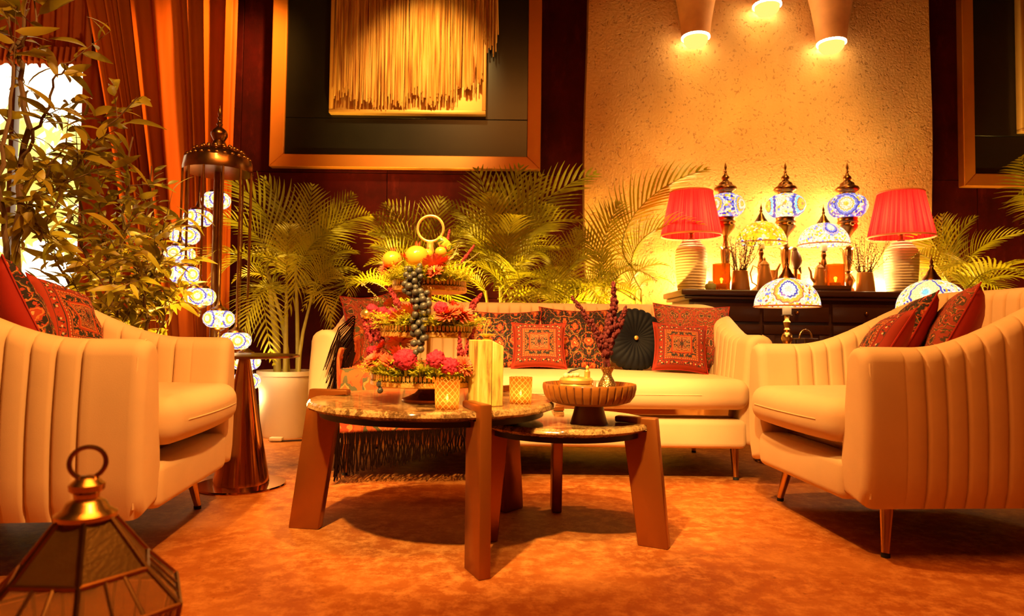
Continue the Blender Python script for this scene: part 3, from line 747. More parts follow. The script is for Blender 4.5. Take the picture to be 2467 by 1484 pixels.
pillow(900, 800, 3.44, 0.38, 0.40, 0.13, MT['floralR'], MT['red'], 'rust patterned cushion half hidden behind the flower stand', -0.22, 1.05, -0.10, pipe=MT['red'])
# armchair cushions
pillow(40, 715, 2.02, 0.34, 0.33, 0.14, MT['floralD'], MT['red'], 'plain red backed cushion peeking over the nearer armchair arm', -0.40, 2.45, 0.14, zfix=0.685)
pillow(168, 752, 2.28, 0.31, 0.30, 0.12, MT['kilim'], MT['red'], 'red kilim cushion in the armchair beside the leafy shrub', -0.42, 1.65, 0.20, zfix=0.668)
pillow(2120, 826, 2.24, 0.27, 0.27, 0.11, MT['kilim2'], MT['red'], 'kilim striped cushion standing foremost in the armchair by the dome lamps', -0.55, -1.85, -0.14, zfix=0.618)
pillow(2178, 790, 2.40, 0.32, 0.32, 0.12, MT['floralD'], MT['red'], 'dark floral cushion standing between two others in the armchair', -0.48, -1.95, -0.14, zfix=0.655)
pillow(2292, 782, 2.30, 0.33, 0.33, 0.14, MT['floralR'], MT['red'], 'rust floral cushion with plain red back, deepest in the armchair', -0.45, -2.15, -0.14, zfix=0.668)
# round navy velvet cushion
bm = B(); nr = 26; rings = []
rad = 0.165
for i in range(15):
    a = PI*i/14; c = math.cos(a); s_ = math.sin(a)
    ring = []
    for k in range(nr*6):
        th = 2*PI*k/(nr*6); fl_ = abs(math.sin(th*nr/2 + 1.1*s_))**0.6
        r_ = rad*(s_**0.62)*(0.955+0.045*fl_)
        dimple = 0.030*math.exp(-(s_/0.22)**2)
        y = -(0.062*abs(c)**0.7*(1 if c > 0 else -1))*(0.9+0.10*fl_*min(1, s_*3)) + (dimple if c > 0 else -dimple)
        ring.append(bm.verts.new((max(r_, 0.0005)*math.cos(th), y, max(r_, 0.0005)*math.sin(th))))
    rings.append(ring)
for i in range(14):
    for k in range(nr*6): bm.faces.new((rings[i][k], rings[i+1][k], rings[i+1][(k+1) % (nr*6)], rings[i][(k+1) % (nr*6)]))
rc = tag(obj('round_cushion', bm, MT['navy'], None, at(1527, 818, 3.44), (-0.22, 0, 0.12), angle=80), 'round navy velvet cushion with radiating pleats and a centre button', 'cushion')
bm = B(); sphere(bm, (0, -0.044, 0), 0.012, scale=(1, 0.6, 1)); obj('button', bm, MT['gold'], rc)

# ------------------------------------------------------------------ throw over the sofa arm
sx0 = SOX - SOW/2 + 0.12
def throw_pt(u, v):
    """u across: 0 on the arm top .. 1 on the seat; v: 0 back .. 1 hanging in front"""
    a = u*0.95; xs = sx0 + 0.004; wob = 0.006*math.sin(u*19+v*11) + 0.005*math.sin(v*23-u*7)
    vy = v*0.86; yb = 0.62
    if a < 0.28:
        x = xs - 0.045 + 0.065*sm(0.0, 0.12, a) + 0.012*math.sin(v*8); z = 0.695 - 0.21*sm(0.05, 0.28, a) + 0.12*sm(0.5, 0.0, v)*sm(0.15, 0, a)
    else:
        x = xs + 0.02 + (a-0.28); z = 0.486
    if a < 0.28:
        k_ = 0.85*sm(0.10, 0.60, vy)*(1-a/0.28)
        z = z + (0.50 - z)*k_; x = x + (xs + 0.028 + 0.05*a - x)*min(1, k_*1.3)
    if vy < 0.62:
        y = yb - vy*1.12
        if a > 0.28: z += 0.012*sm(0.6, 0.1, vy)
    else:
        h = vy - 0.62; y = -0.074 - 0.034*sm(0, 0.04, h)
        drop = max(0, h-0.02)*(1.0 + 0.25*(1-u))
        z = z - drop - (0.012 if h > 0.02 else 0)
    if a >= 0.28: z += max(0, wob) * (1 if vy < 0.60 else 0)
    return Vector((SOX*0 + x, SOY + y + (wob-0.012 if vy > 0.62 else 0), z))
bm = B(); V = grid(bm, throw_pt, 56, 60)
low = [V[i][60].co.copy() for i in range(57)]; side = [V[0][j].co.copy() for j in range(61)]
th_ = tag(obj('throw_blanket', bm, MT['throw'], angle=80), 'orange patterned throw with black fringe draped over the sofa arm and seat', 'blanket')
md = th_.modifiers.new('thickness', 'SOLIDIFY'); md.thickness = 0.006; md.offset = 1
q = random.Random(2); bm = B()
for i in range(56):
    for r_ in range(3):
        f = (i + r_/3 + 0.2*q.random())
        if f >= 56: continue
        i0 = int(f); p = low[i0].lerp(low[i0+1], f-i0)
        L = 0.055 + 0.03*q.random() + 0.17*(1 - f/56)
        L = min(L, p.z - 0.012)
        p = p + Vector((0, -0.004, 0.004))
        pts = [p]
        for s_ in range(1, 5): pts.append(p + Vector((q.gauss(0, 0.0035), q.gauss(0, 0.0035)-0.003, -L*s_/4)))
        tube(bm, pts, [0.0035, 0.003, 0.0028, 0.0028, 0.002], 4)
fr0 = side[38]
for i in range(46):
    f = i/46
    p = side[16+int(22*f)] + Vector((0.004, 0, 0.008)); L = 0.20+0.05*q.random()
    e = Vector((p.x - 0.035 + 0.05*q.random(), SOY - 0.055 - 0.02*q.random(), p.z - L - 0.05*f))
    m_ = Vector((p.x + 0.028 + 0.01*q.random(), (p.y+SOY)/2 - 0.03*f, p.z + 0.004)) if p.y > SOY + 0.05 else p + Vector((0.012, -0.03, 0.0))
    n_ = Vector((m_.x - 0.005, SOY - 0.05, p.z - 0.05 - 0.02*q.random()))
    tube(bm, [p, p.lerp(m_, .5) + Vector((0, 0, 0.004)), m_, n_, n_.lerp(e, .5) + Vector((q.gauss(0, .004), 0, 0)), e], [0.0032, 0.0032, 0.003, 0.003, 0.0028, 0.002], 4)
fo = obj('fringe', bm, MT['fringe'], th_); fo['kind'] = 'stuff'
# ------------------------------------------------------------------ nesting coffee tables
def coffee_table(name, label, c, Rt, H, th, feet, legw, legt, seed):
    t = thing(name, label, 'coffee table', (c[0], c[1], 0), 0)
    bm = B(); q = seed
    prof = [(Rt*0.93, H-th), (Rt-0.004, H-th+0.008), (Rt, H-th*0.55), (Rt-0.003, H-0.006), (Rt-0.010, H)]
    def edge(a, z): return 1 + 0.004*math.sin(a*23+seed) + 0.003*math.sin(a*51+z*300)
    lathe(bm, prof, 120, flute=edge); obj('marble_top', bm, MT['marble'], t, angle=30)
    bm = B(); lathe(bm, [(Rt*0.80, H-th-0.022), (Rt*0.90, H-th-0.018), (Rt*0.90, H-th-0.0005)], 64); obj('under_plate', bm, MT['black'], t)
    for fx, fy in feet:
        d = Vector((fx-c[0], fy-c[1], 0)); r = d.length; ang = math.atan2(d.y, d.x)
        # radial plate profile (a = radial distance, b = height), with a slot that clamps the top
        ro = r + legw/2; ri = r - legw/2; rt_ = Rt + 0.028
        poly = [(ri, 0.0), (ro, 0.0), (rt_, H+0.020), (Rt-0.105, H+0.020), (Rt-0.105, H+0.0015), (Rt+0.003, H+0.0015), (Rt+0.003, H-th-0.001), (Rt-0.072, H-th-0.001), (Rt-0.072, H-th-0.03)]
        bm = B(); prism(bm, poly, legt, 'y')
        bmesh.ops.bevel(bm, geom=[e for e in bm.edges], offset=0.0045, segments=2, profile=0.5, affect='EDGES')
        obj('leg', bm, MT['leg'], t, (0, 0, 0), (0, 0, ang), angle=35)
    return t
BT = (-0.250, 2.165); HB = 0.44
coffee_table('coffee_table', 'large round brown marble coffee table on slanted copper plate legs', BT, 0.395, HB, 0.030, [(-0.677, 2.232), (-0.086, 1.828), (0.006, 2.49)], 0.106, 0.035, 1)
ST = (0.178, 2.215); HS = 0.375
coffee_table('coffee_table', 'smaller lower marble table tucked under the large round one', ST, 0.283, HS, 0.026, [(0.448, 2.08), (0.172, 2.50), (-0.085, 2.105)], 0.095, 0.036, 2)

# ------------------------------------------------------------------ conical side tables
def cone_table(loc, label):
    t = thing('side_table', label, 'side table', loc, 0, 'polished copper cone side tables')
    bm = B(); lathe(bm, [(0.178, 0), (0.180, 0.004), (0.178, 0.010), (0.10, 0.014)], 48); obj('base_plate', bm, MT['cone'], t, angle=30)
    bm = B(); lathe(bm, [(0.112, 0.010), (0.110, 0.03), (0.022, 0.535), (0.022, 0.540)], 48); obj('cone', bm, MT['cone'], t, angle=30)
    bm = B(); lathe(bm, [(0.21, 0.538), (0.223, 0.541), (0.223, 0.548), (0.21, 0.551)], 56); obj('table_top', bm, MT['bronze'], t, angle=30)
    return t
ct = cone_table((-1.13, 2.82, 0), 'polished copper cone side table between the armchair and the palm pot')
CT2 = (1.46, 3.50); CT3 = (2.16, 3.42)
dup(ct, (CT2[0], CT2[1], 0), 0, 'copper cone side table behind the armchair, under the rosette dome lamp')
dup(ct, (CT3[0], CT3[1], 0), 0, 'copper cone side table behind the armchair, under the violet-ringed dome lamp')

# ------------------------------------------------------------------ mosaic dome lamps
def finial(bm, z, s=1.0):
    lathe(bm, [(0.045*s, z), (0.040*s, z+0.012*s), (0.026*s, z+0.030*s), (0.020*s, z+0.045*s), (0.011*s, z+0.058*s), (0.008*s, z+0.066*s), (0.012*s, z+0.074*s), (0.006*s, z+0.084*s), (0.009*s, z+0.094*s), (0.003*s, z+0.115*s), (0.0005, z+0.135*s)], 16)
def dome_lamp(loc, H, label, m, watts, stem='turned', Rd=0.165):
    t = thing('mosaic_lamp', label, 'lamp', loc, 0, 'mosaic glass dome lamps')
    if stem == 'turned':
        prof = [(0.075, 0), (0.078, 0.008), (0.055, 0.02), (0.022, 0.035), (0.016, 0.06), (0.024, 0.075), (0.030, 0.095), (0.024, 0.115), (0.012, 0.128), (0.018, 0.14), (0.011, 0.15), (0.016, 0.17), (0.020, 0.18), (0.013, 0.19), (0.012, H-0.05), (0.030, H-0.046), (0.012, H-0.042)]
    else:
        prof = [(0.075, 0), (0.078, 0.01), (0.05, 0.03), (0.018, 0.06), (0.014, 0.10), (0.022, 0.13), (0.028, 0.17), (0.016, 0.22), (0.011, H-0.09), (0.018, H-0.07), (0.012, H-0.05), (0.03, H-0.045)]
    bm = B(); lathe(bm, prof, 20); obj('stem', bm, MT['brass' if stem == 'turned' else 'bronze'], t)
    bm = B(); lathe(bm, [(0.022, H-0.043), (0.023, H-0.005), (0.018, H+0.005)], 18); obj('socket', bm, MT['wax'], t)
    bm = B(); sphere(bm, (0, 0, H+0.04), 0.022); obj('bulb', bm, MT['bulb'], t)
    bm = B(); prof = [(Rd*math.cos(a)**0.9 if a < PI/2-1e-3 else 0.0, 0.150*math.sin(a)) for a in [PI/2*k/12 for k in range(12)]]
    prof[-1] = (0.040, prof[-1][1]); lathe(bm, prof, 48, cap=False); sh = obj('glass_dome', bm, MT[m], t, (0, 0, H))
    bm = B(); tube(bm, [(Rd*math.cos(a), Rd*math.sin(a), 0) for a in [2*PI*k/48 for k in range(48)]], 0.004, 6, closed=True); obj('rim', bm, MT['liner'], sh)
    bm = B(); finial(bm, H+0.148); obj('finial', bm, MT['bronze'], t)
    point('lamp_light', (0, 0, H+0.05), watts, (1.0, 0.62, 0.24), 0.03, t)
    return t
dome_lamp((CT2[0]-0.01, CT2[1], 0.551), 0.262, 'mosaic dome lamp with white rosette on a turned stem, between sofa and armchair', 'domeR', 5)
dome_lamp((CT3[0]+0.005, CT3[1], 0.551), 0.255, 'mosaic dome lamp with violet ring, half hidden behind armchair and red lamp', 'domeV', 5)
# small arched-handle candle lantern on the side table
tl = thing('candle_lantern', 'small arched-handle candle lantern peeking over the armchair arm', 'lantern', (CT2[0]+0.115, CT2[1]+0.06, 0.551), 0.3)
bm = B()
for x in (-0.035, 0.035):
    for y in (-0.035, 0.035): box(bm, (x, y, 0.045), (0.006, 0.006, 0.09))
obj('post_frame', bm, MT['darkwood'], tl)
bm = B(); box(bm, (0, 0, 0.004), (0.085, 0.085, 0.008), bevel=0.002); obj('base', bm, MT['darkwood'], tl)
bm = B(); box(bm, (0, 0, 0.093), (0.088, 0.088, 0.008), bevel=0.002); obj('top_plate', bm, MT['darkwood'], tl)
bm = B(); tube(bm, [(0.04*math.cos(a), 0, 0.093+0.048*math.sin(a)) for a in [PI*k/16 for k in range(17)]], 0.005, 8); obj('handle', bm, MT['brass'], tl)
bm = B(); lathe(bm, [(0.018, 0.008), (0.018, 0.05)], 14); obj('candle', bm, MT['wax'], tl)

# ------------------------------------------------------------------ things on the large table
# pale wooden block with a small gold oil burner
pb = at(1170, 972, 1.965); pb.z = HB
wb_ = thing('wood_block', 'pale yellow rough wooden block standing upright on the marble table', 'wood block', pb, math.radians(24))
hw = 0.041
bm = B(); prism(bm, [(-hw, -hw), (0.002, -hw), (0.002, hw*0.2), (-hw*0.2, hw), (-hw, hw)], 0.192, 'z')
bmesh.ops.bevel(bm, geom=bm.edges[:], offset=0.002, segments=1, affect='EDGES'); obj('post_half', bm, MT['block'], wb_, (0, 0, 0.096), angle=25)
bm = B(); prism(bm, [(0.0035, -hw-0.001), (hw-0.004, -hw-0.001), (hw, -hw+0.008), (hw, hw), (0.0035, hw)], 0.190, 'z')
for v in bm.verts:
    if v.co.z > 0 and v.co.x > hw*0.8: v.co.z -= 0.016
bmesh.ops.bevel(bm, geom=bm.edges[:], offset=0.002, segments=1, affect='EDGES'); obj('post_half', bm, MT['block'], wb_, (0, 0, 0.095), angle=25)
ob = thing('oil_burner', 'tiny gold oil burner with wire handle on top of the wooden block', 'oil burner', pb + Vector((0, 0, 0.1922)), 0.2)
bm = B(); lathe(bm, [(0.013, 0), (0.014, 0.002), (0.007, 0.006), (0.012, 0.010), (0.024, 0.017), (0.022, 0.018), (0.008, 0.013), (0.0, 0.012)], 20)
for v in bm.verts:
    if v.co.x > 0.012: v.co.x *= 1.25
obj('dish', bm, MT['gold'], ob)
bm = B(); tube(bm, [(-0.008, 0, 0.014), (-0.008, 0, 0.036), (-0.003, 0, 0.050), (0.001, 0, 0.058)], 0.0018, 6); tube(bm, [(-0.001, 0, 0.014), (0.0, 0, 0.035), (0.006, 0, 0.046), (0.009, 0, 0.054), (0.005, 0, 0.058)], 0.0018, 6); obj('wire_handle', bm, MT['gold'], ob)
# patterned candle glasses
def candle_glass(loc, label, src=None):
    if src: return dup(src, loc, 0.4, label)
    t = thing('candle_glass', label, 'candle holder', loc, 0, 'gold lattice candle glasses')
    bm = B(); lathe(bm, [(0.0, 0.0), (0.031, 0.0), (0.033, 0.003), (0.0355, 0.080)], 40, cap=False); obj('glass', bm, MT['lattice'], t)
    bm = B(); lathe(bm, [(0.018, 0.0065), (0.0185, 0.020), (0.016, 0.022)], 20); cd = obj('tealight', bm, MT['wax'], t)
    bm = B(); lathe(bm, [(0.0008, 0.024), (0.0035, 0.028), (0.003, 0.033), (0.0004, 0.041)], 10); obj('flame', bm, MT['flame'], cd)
    point('candle_light', (0, 0, 0.036), 0.13, (1, 0.5, 0.12), 0.008, t)
    return t
p = at(1077, 985, 1.86); p.z = HB; cg = candle_glass(p, 'gold lattice candle glass standing in front of the flower stand')
p = at(1254, 972, 2.03); p.z = HB; candle_glass(p, 'gold lattice candle glass standing between the wooden block and the bowl', cg)

# ------------------------------------------------------------------ pedestal bowl on the small table
pbw = Vector((0.245, 2.09, HS))
bw = thing('pedestal_bowl', 'carved wooden pedestal bowl with dark grooves on the small table', 'bowl', pbw)
bm = B(); lathe(bm, [(0.060, 0.0), (0.058, 0.004), (0.050, 0.03), (0.044, 0.056), (0.052, 0.060)], 32); obj('foot', bm, MT['darkwood'], bw)
bm = B(); NG = 36
def groove(a, z):
    k = (a*NG/(2*PI)) % 1
    return 1 - 0.02*(1 if 0.49 < k < 0.64 else 0) * (1 if 0.066 < z < 0.119 else 0)
lathe(bm, [(0.05, 0.058), (0.10, 0.061), (0.128, 0.070), (0.141, 0.088), (0.146, 0.110), (0.146, 0.120), (0.1445, 0.124), (0.138, 0.124), (0.134, 0.112), (0.120, 0.088), (0.07, 0.078), (0.0, 0.076)], 288, flute=groove, cap=False)
bo = obj('bowl', bm, [MT['bowlwood'], MT['darkwood']], bw, angle=30)
me = bo.data
for f in me.polygons:
    c = f.center
    a = math.atan2(c.y, c.x); k = (a*NG/(2*PI)) % 1
    if 0.5 < k < 0.62 and 0.066 < c.z < 0.122 and math.hypot(c.x, c.y) > 0.12: f.material_index = 1
gp = at(1388, 925, 2.05); gp.z = HS+0.0775
gpot = thing('incense_pot', 'hammered gold incense pot with lever handle in the wooden bowl', 'pot', gp)
bm = B(); lathe(bm, [(0.046, 0), (0.050, 0.006), (0.051, 0.044), (0.048, 0.050)], 36, flute=lambda a, z: 1+0.012*math.sin(a*17+z*260)); obj('body', bm, MT['gold'], gpot, angle=50)
bm = B(); lathe(bm, [(0.051, 0.0505), (0.052, 0.060), (0.047, 0.066), (0.03, 0.068)], 36); obj('lid', bm, MT['gold'], gpot)
bm = B(); lathe(bm, [(0.009, 0.068), (0.009, 0.086), (0.005, 0.090), (0.006, 0.098), (0.001, 0.104)], 12, (0.034, 0.0, 0)); obj('post', bm, MT['gold'], gpot)
bm = B(); tube(bm, [(0.032, 0, 0.093), (0.01, 0.0, 0.096), (-0.015, 0, 0.088), (-0.03, 0, 0.076)], [0.003, 0.0035, 0.0035, 0.002], 8); obj('lever', bm, MT['black'], gpot)
q = random.Random(9)
bm = B()
for i in range(9): sphere(bm, (q.gauss(-0.012, 0.014), q.gauss(0, 0.014), 0.071+0.004*q.random()), 0.006+0.004*q.random(), 8, 5)
obj('resin_lumps', bm, MT['wax'], gpot)
# engraved vase with amaranth plumes
pv = at(1463, 925, 2.06); pv.z = HS+0.0795
vs = thing('vase', 'small engraved antique brass vase holding the dark red plumes', 'vase', pv)
n = NT('engraved_brass'); v_ = n.coord(); e_ = n.vor(v_, 150, 'DISTANCE_TO_EDGE')
MT['engraved'] = n.pbr(n.ramp(e_, [(0.0, (0.16, 0.07, 0.02)), (0.18, (0.66, 0.46, 0.19))]), 0.32, 0.9, n.bump(e_, 0.6, 0.004))
bm = B(); lathe(bm, [(0.024, 0), (0.027, 0.004), (0.026, 0.012), (0.030, 0.026), (0.028, 0.044), (0.020, 0.060), (0.014, 0.070), (0.013, 0.078), (0.019, 0.090), (0.022, 0.098), (0.019, 0.098), (0.011, 0.078), (0.0, 0.074)], 36, cap=False); obj('body', bm, MT['engraved'], vs)
def plume(pts, r, label, rough=1.0, seed=0, loc=Vector((0, 0, 0)), group='dark red amaranth plumes', name='amaranth_plume', m='amar'):
    q = random.Random(seed); pts = [Vector(p) for p in pts]
    base = pts[0]
    o = thing(name, label, 'flower', base, 0, group)
    bm = B(); n = len(pts)
    P_ = lambda t: (pts[min(int(t*(n-1)), n-2)].lerp(pts[min(int(t*(n-1)), n-2)+1], t*(n-1)-min(int(t*(n-1)), n-2))) - base
    for i in range(150):
        t = 0.18 + 0.82*(i/150); rr = r*(1.25-t)*(0.7+0.5*q.random()) if t > 0.3 else r*0.8*q.random()
        d = Vector((q.gauss(0, 1), q.gauss(0, 1), q.gauss(0, 1))).normalized()
        c = P_(t) + d*rr*0.75
        s = max(0.0028, r*0.34*(1.2-t*0.6))
        bmesh.ops.create_icosphere(bm, subdivisions=1, radius=s, matrix=Matrix.Translation(c) @ Matrix.Diagonal((1, 1, 1.5, 1)))
    pl = obj('plume', bm, MT[m], o)
    bm = B(); tube(bm, [P_(k/8) for k in range(9)], 0.0022, 6); obj('stem', bm, MT['amar'], o)
    return o
vt = pv + Vector((0, 0, 0.076))
for k, (pxs, rr, lab) in enumerate((
        ([(1456, 830), (1430, 790), (1400, 745), (1377, 716)], 0.015, 'dark red amaranth plume bending towards the flower stand'),
        ([(1463, 830), (1470, 780), (1481, 730), (1478, 680)], 0.022, 'tallest dark red amaranth plume rising from the brass vase'),
        ([(1468, 830), (1485, 795), (1500, 765), (1508, 740)], 0.018, 'dark red amaranth plume leaning over the navy cushion'),
        ([(1460, 835), (1462, 800), (1466, 775), (1466, 755)], 0.016, 'short upright amaranth plume in the middle of the vase'),
        ([(1452, 840), (1440, 815), (1432, 790), (1428, 772)], 0.014, 'shortest amaranth plume beside the bending one'))):
    dd = (0, -0.004, 0.005, 0.006, -0.006)[k]
    plume([vt + Vector((dd, 0.0, -0.002))] + [at(x, y, 2.06) for x, y in pxs], rr, lab, seed=40+k)
# little carved shell dish beside the vase
ps = at(1487, 925, 2.10); ps.z = HS+0.080
sd = thing('shell_dish', 'small ribbed brass shell dish beside the engraved vase', 'dish', ps, 0.4)
bm = B(); lathe(bm, [(0.010, 0), (0.022, 0.006), (0.030, 0.022), (0.027, 0.024), (0.016, 0.010), (0.0, 0.008)], 48, flute=lambda a, z: 1+0.06*math.sin(a*12), cap=False); obj('bowl', bm, MT['engraved'], sd)
bm = B(); tube(bm, [(-0.024, 0, 0.022), (-0.028, 0, 0.04), (-0.018, 0, 0.052)], [0.006, 0.005, 0.002], 8); obj('curl', bm, MT['engraved'], sd)
# ------------------------------------------------------------------ three-tier flower stand
SX, SY = -0.262, 2.10
ts = thing('tiered_stand', 'gold three-tier stand with pierced galleries and a ring handle', 'tiered stand', (SX, SY, HB))
TI = [(0.048, 0.177, 0.032), (0.196, 0.152, 0.032), (0.338, 0.118, 0.030)]
bm = B(); lathe(bm, [(0.082, 0), (0.080, 0.005), (0.060, 0.012), (0.040, 0.022), (0.030, 0.034), (0.030, 0.047)], 40); obj('foot', bm, MT['bronze'], ts)
bm = B(); tube(bm, [(0, 0, 0.045), (0, 0, 0.47)], 0.007, 12); obj('pole', bm, MT['gold'], ts)
n = NT('hammered_gold'); v_ = n.coord(); e_ = n.vor(v_, 130)
MT['hammered'] = n.pbr((0.92, 0.55, 0.13), 0.36, 0.6, n.bump(e_, 0.4, 0.004))
for z, r, h in TI:
    bm = B(); lathe(bm, [(0.0, z), (r-0.004, z), (r, z+0.003), (r, z+0.016), (r-0.003, z+0.016), (r-0.004, z+0.005), (0.0, z+0.004)], 72, cap=False); tr = obj('tray', bm, MT['hammered'], ts, angle=35)
    bm = B(); K = int(2*PI*r/0.0125)
    for k in range(K):
        a = 2*PI*k/K; c, s = math.cos(a), math.sin(a); w2 = 0.0042
        # scalloped picket above an open diamond lattice
        def P2(u, zz, rr=r-0.0015): return Vector((c*rr - s*u, s*rr + c*u, zz))
        for pts in ([(-0.006, z+0.0155), (-0.0045, z+0.0155), (0.0006, z+0.0225), (-0.0012, z+0.0225)], [(0.006, z+0.0155), (0.0045, z+0.0155), (-0.0006, z+0.0225), (0.0012, z+0.0225)],
                    [(-w2, z+0.0215), (w2, z+0.0215), (w2*1.08, z+0.032), (w2*0.5, z+0.0365), (-w2*0.5, z+0.0365), (-w2*1.08, z+0.032)]):
            A = [bm.verts.new(P2(u, zz)) for u, zz in pts]; Bv = [bm.verts.new(P2(u, zz, r-0.003)) for u, zz in pts]
            bm.faces.new(A); bm.faces.new(Bv[::-1])
            for i in range(len(A)): bm.faces.new((A[i], A[(i+1) % len(A)], Bv[(i+1) % len(A)], Bv[i]))
    g = obj('gallery', bm, MT['gold'], tr, smooth=False); g['kind'] = 'stuff'
bm = B(); lathe(bm, [(0.012, 0.465), (0.014, 0.47), (0.010, 0.485), (0.011, 0.497), (0.006, 0.502)], 20); obj('cap', bm, MT['gold'], ts)
bm = B(); tube(bm, [(0.041*math.cos(a), 0, 0.542+0.041*math.sin(a)) for a in [2*PI*k/40 for k in range(40)]], 0.0042, 8, closed=True); obj('ring_handle', bm, MT['gold'], ts)

def on_stand(px, py, R_, k=0.8):
    p = at(px, py, SY); dx = p.x - SX
    Y = SY - k*math.sqrt(max(0.0, R_*R_ - dx*dx)) if abs(dx) < R_ else SY
    return at(px, py, Y)
# chrysanthemums
def mum_mesh(seed):
    q = random.Random(seed); bm = B()
    for lay in range(6):
        n_ = (22, 22, 18, 16, 12, 8)[lay]; el = (0.0, 0.22, 0.5, 0.8, 1.1, 1.35)[lay]; L = (1.0, 0.95, 0.85, 0.72, 0.58, 0.45)[lay]
        for k in range(n_):
            a = 2*PI*(k+0.5*(lay % 2))/n_ + q.gauss(0, 0.06); e = el + q.gauss(0, 0.08); l_ = L*(0.9+0.2*q.random()); wd = 0.105
            d = Vector((math.cos(a)*math.cos(e), math.sin(a)*math.cos(e), math.sin(e))); s = Vector((-math.sin(a), math.cos(a), 0)); u = d.cross(s)*-1
            b0 = d*0.10; m_ = d*l_*0.6 + Vector((0, 0, 0.05)); tip = d*l_ + Vector((0, 0, 0.10*(1-e)))
            vv = [bm.verts.new(p) for p in (b0 - s*wd*0.5, b0 + s*wd*0.5, m_ + s*wd, tip + s*wd*0.5, tip - s*wd*0.5, m_ - s*wd)]
            bm.faces.new((vv[0], vv[1], vv[2], vv[5])); bm.faces.new((vv[5], vv[2], vv[3], vv[4]))
    return mesh('petals', bm, MT['mum'], True, 60)
MUM = [mum_mesh(i) for i in range(3)]
bm = B(); tube(bm, [(0, 0, 0), (0.05, 0.1, -0.6), (0, 0.2, -1.2)], [0.06, 0.05, 0.05], 6); STEM = mesh('stem', bm, MT['fern'])
def mum(px, py, rp, R_, label, tilt=0.7, seed=0, k=1.06):
    p = on_stand(px, py, R_, k); s = 1.40*rp*p.y/F
    o = thing('chrysanthemum', label, 'flower', p, 0, 'red chrysanthemums on the tiered stand')
    dx = p.x - SX
    o.rotation_euler = Euler((tilt, dx*3.0, seed*1.3)).to_matrix().to_euler(); o.scale = (s, s, s*0.85)
    obj('petals', MUM[seed % 3], None, o); obj('stem', STEM, None, o)
T1, T2, T3 = 'bottom', 'middle', 'top'
ml = [
 (905, 870, 24, .185, 'red-orange chrysanthemum at the outer end of the bottom tier, by the throw'), (938, 876, 21, .18, 'red-orange chrysanthemum low in front on the bottom tier, second from the throw'),
 (962, 858, 22, .165, 'orange-red chrysanthemum tucked beside the big magenta cockscomb, bottom tier'), (964, 826, 24, .13, 'tall orange chrysanthemum standing above the bottom tier flowers'), (922, 836, 17, .16, 'small orange chrysanthemum between the purple spikes and bottom tier'),
 (1118, 882, 22, .175, 'orange-red chrysanthemum at the wooden block end of the bottom tier'), (1142, 872, 17, .175, 'orange-red chrysanthemum partly hidden by the wooden block'),
 (988, 757, 24, .150, 'red chrysanthemum on the middle tier touching the grape bunch'), (957, 766, 16, .150, 'small red chrysanthemum on the middle tier beside the magenta blooms'),
 (1080, 758, 25, .150, 'red-orange chrysanthemum on the middle tier nearer the grapes of two'), (1111, 757, 26, .145, 'red-orange chrysanthemum on the middle tier nearer the wooden block of two'), (1092, 740, 16, .12, 'red chrysanthemum behind the pair on the middle tier'),
 (962, 706, 22, .09, 'deep red chrysanthemum in shade just under the top tray'), (944, 732, 15, .12, 'deep red chrysanthemum behind the purple spike on the middle tier'),
 (944, 641, 22, .118, 'red chrysanthemum on the top tier in front of the golden fruit'), (933, 652, 16, .12, 'red chrysanthemum at the outermost end of the top tier'), (976, 624, 15, .10, 'red chrysanthemum wedged between the two golden fruits'),
 (1046, 640, 23, .118, 'large red chrysanthemum on the top tier above the gallery'), (1070, 634, 19, .11, 'red chrysanthemum on the top tier beside the eucalyptus'), (1048, 655, 17, .125, 'red chrysanthemum lowest in front on the top tier')]
for i, (x, y, rp, R_, lab) in enumerate(ml): mum(x, y, rp, R_, lab, 0.55+0.25*((i*7) % 3)/2, i)
# cockscomb (celosia)
def cox(px, py, rp, R_, label, seed):
    p = on_stand(px, py, R_, 1.06); s = 1.28*rp*p.y/F
    o = thing('cockscomb', label, 'flower', p, 0, 'magenta cockscomb blooms on the tiered stand')
    bm = B(); bmesh.ops.create_icosphere(bm, subdivisions=4, radius=1.0)
    for v in bm.verts:
        d = v.co.normalized(); k = 0.88 + 0.42*noise.turbulence(d*3.4 + Vector((seed, 0, 0)), 3, True) - 0.18 + 0.14*abs(math.sin(11*d.x+7*d.z+5*noise.noise(d*3)+seed))
        v.co = Vector((d.x*k*s, d.y*k*s*0.8, d.z*k*s*(1.0 if d.z > 0 else 0.85)))
    obj('bloom', bm, MT['cox'], o, angle=80)
    bm = B(); tube(bm, [(0, 0, -s*0.7), (0, s*0.3, -s*1.35)], s*0.12, 6); obj('stem', bm, MT['fern'], o)
for i, a in enumerate([(977, 868, 22, .18, 'largest magenta cockscomb in the centre of the bottom tier'), (1050, 868, 18, .175, 'magenta cockscomb on the bottom tier behind the candle glass, upper of two'), (1083, 884, 18, .18, 'magenta cockscomb on the bottom tier behind the candle glass, lower of two'),
     (897, 846, 11, .18, 'small magenta cockscomb at the outer end of the bottom tier'), (896, 748, 12, .15, 'magenta cockscomb next to the gold ball on the middle tier'), (922, 753, 11, .15, 'magenta cockscomb second from the gold ball on the middle tier'),
     (943, 754, 10, .15, 'magenta cockscomb third from the gold ball on the middle tier'), (920, 774, 9, .155, 'smallest magenta cockscomb dangling over the middle tray'), (1062, 743, 13, .145, 'pinkish cockscomb on the middle tier beside the grape bunch')]):
    cox(*a, seed=i*3.1)
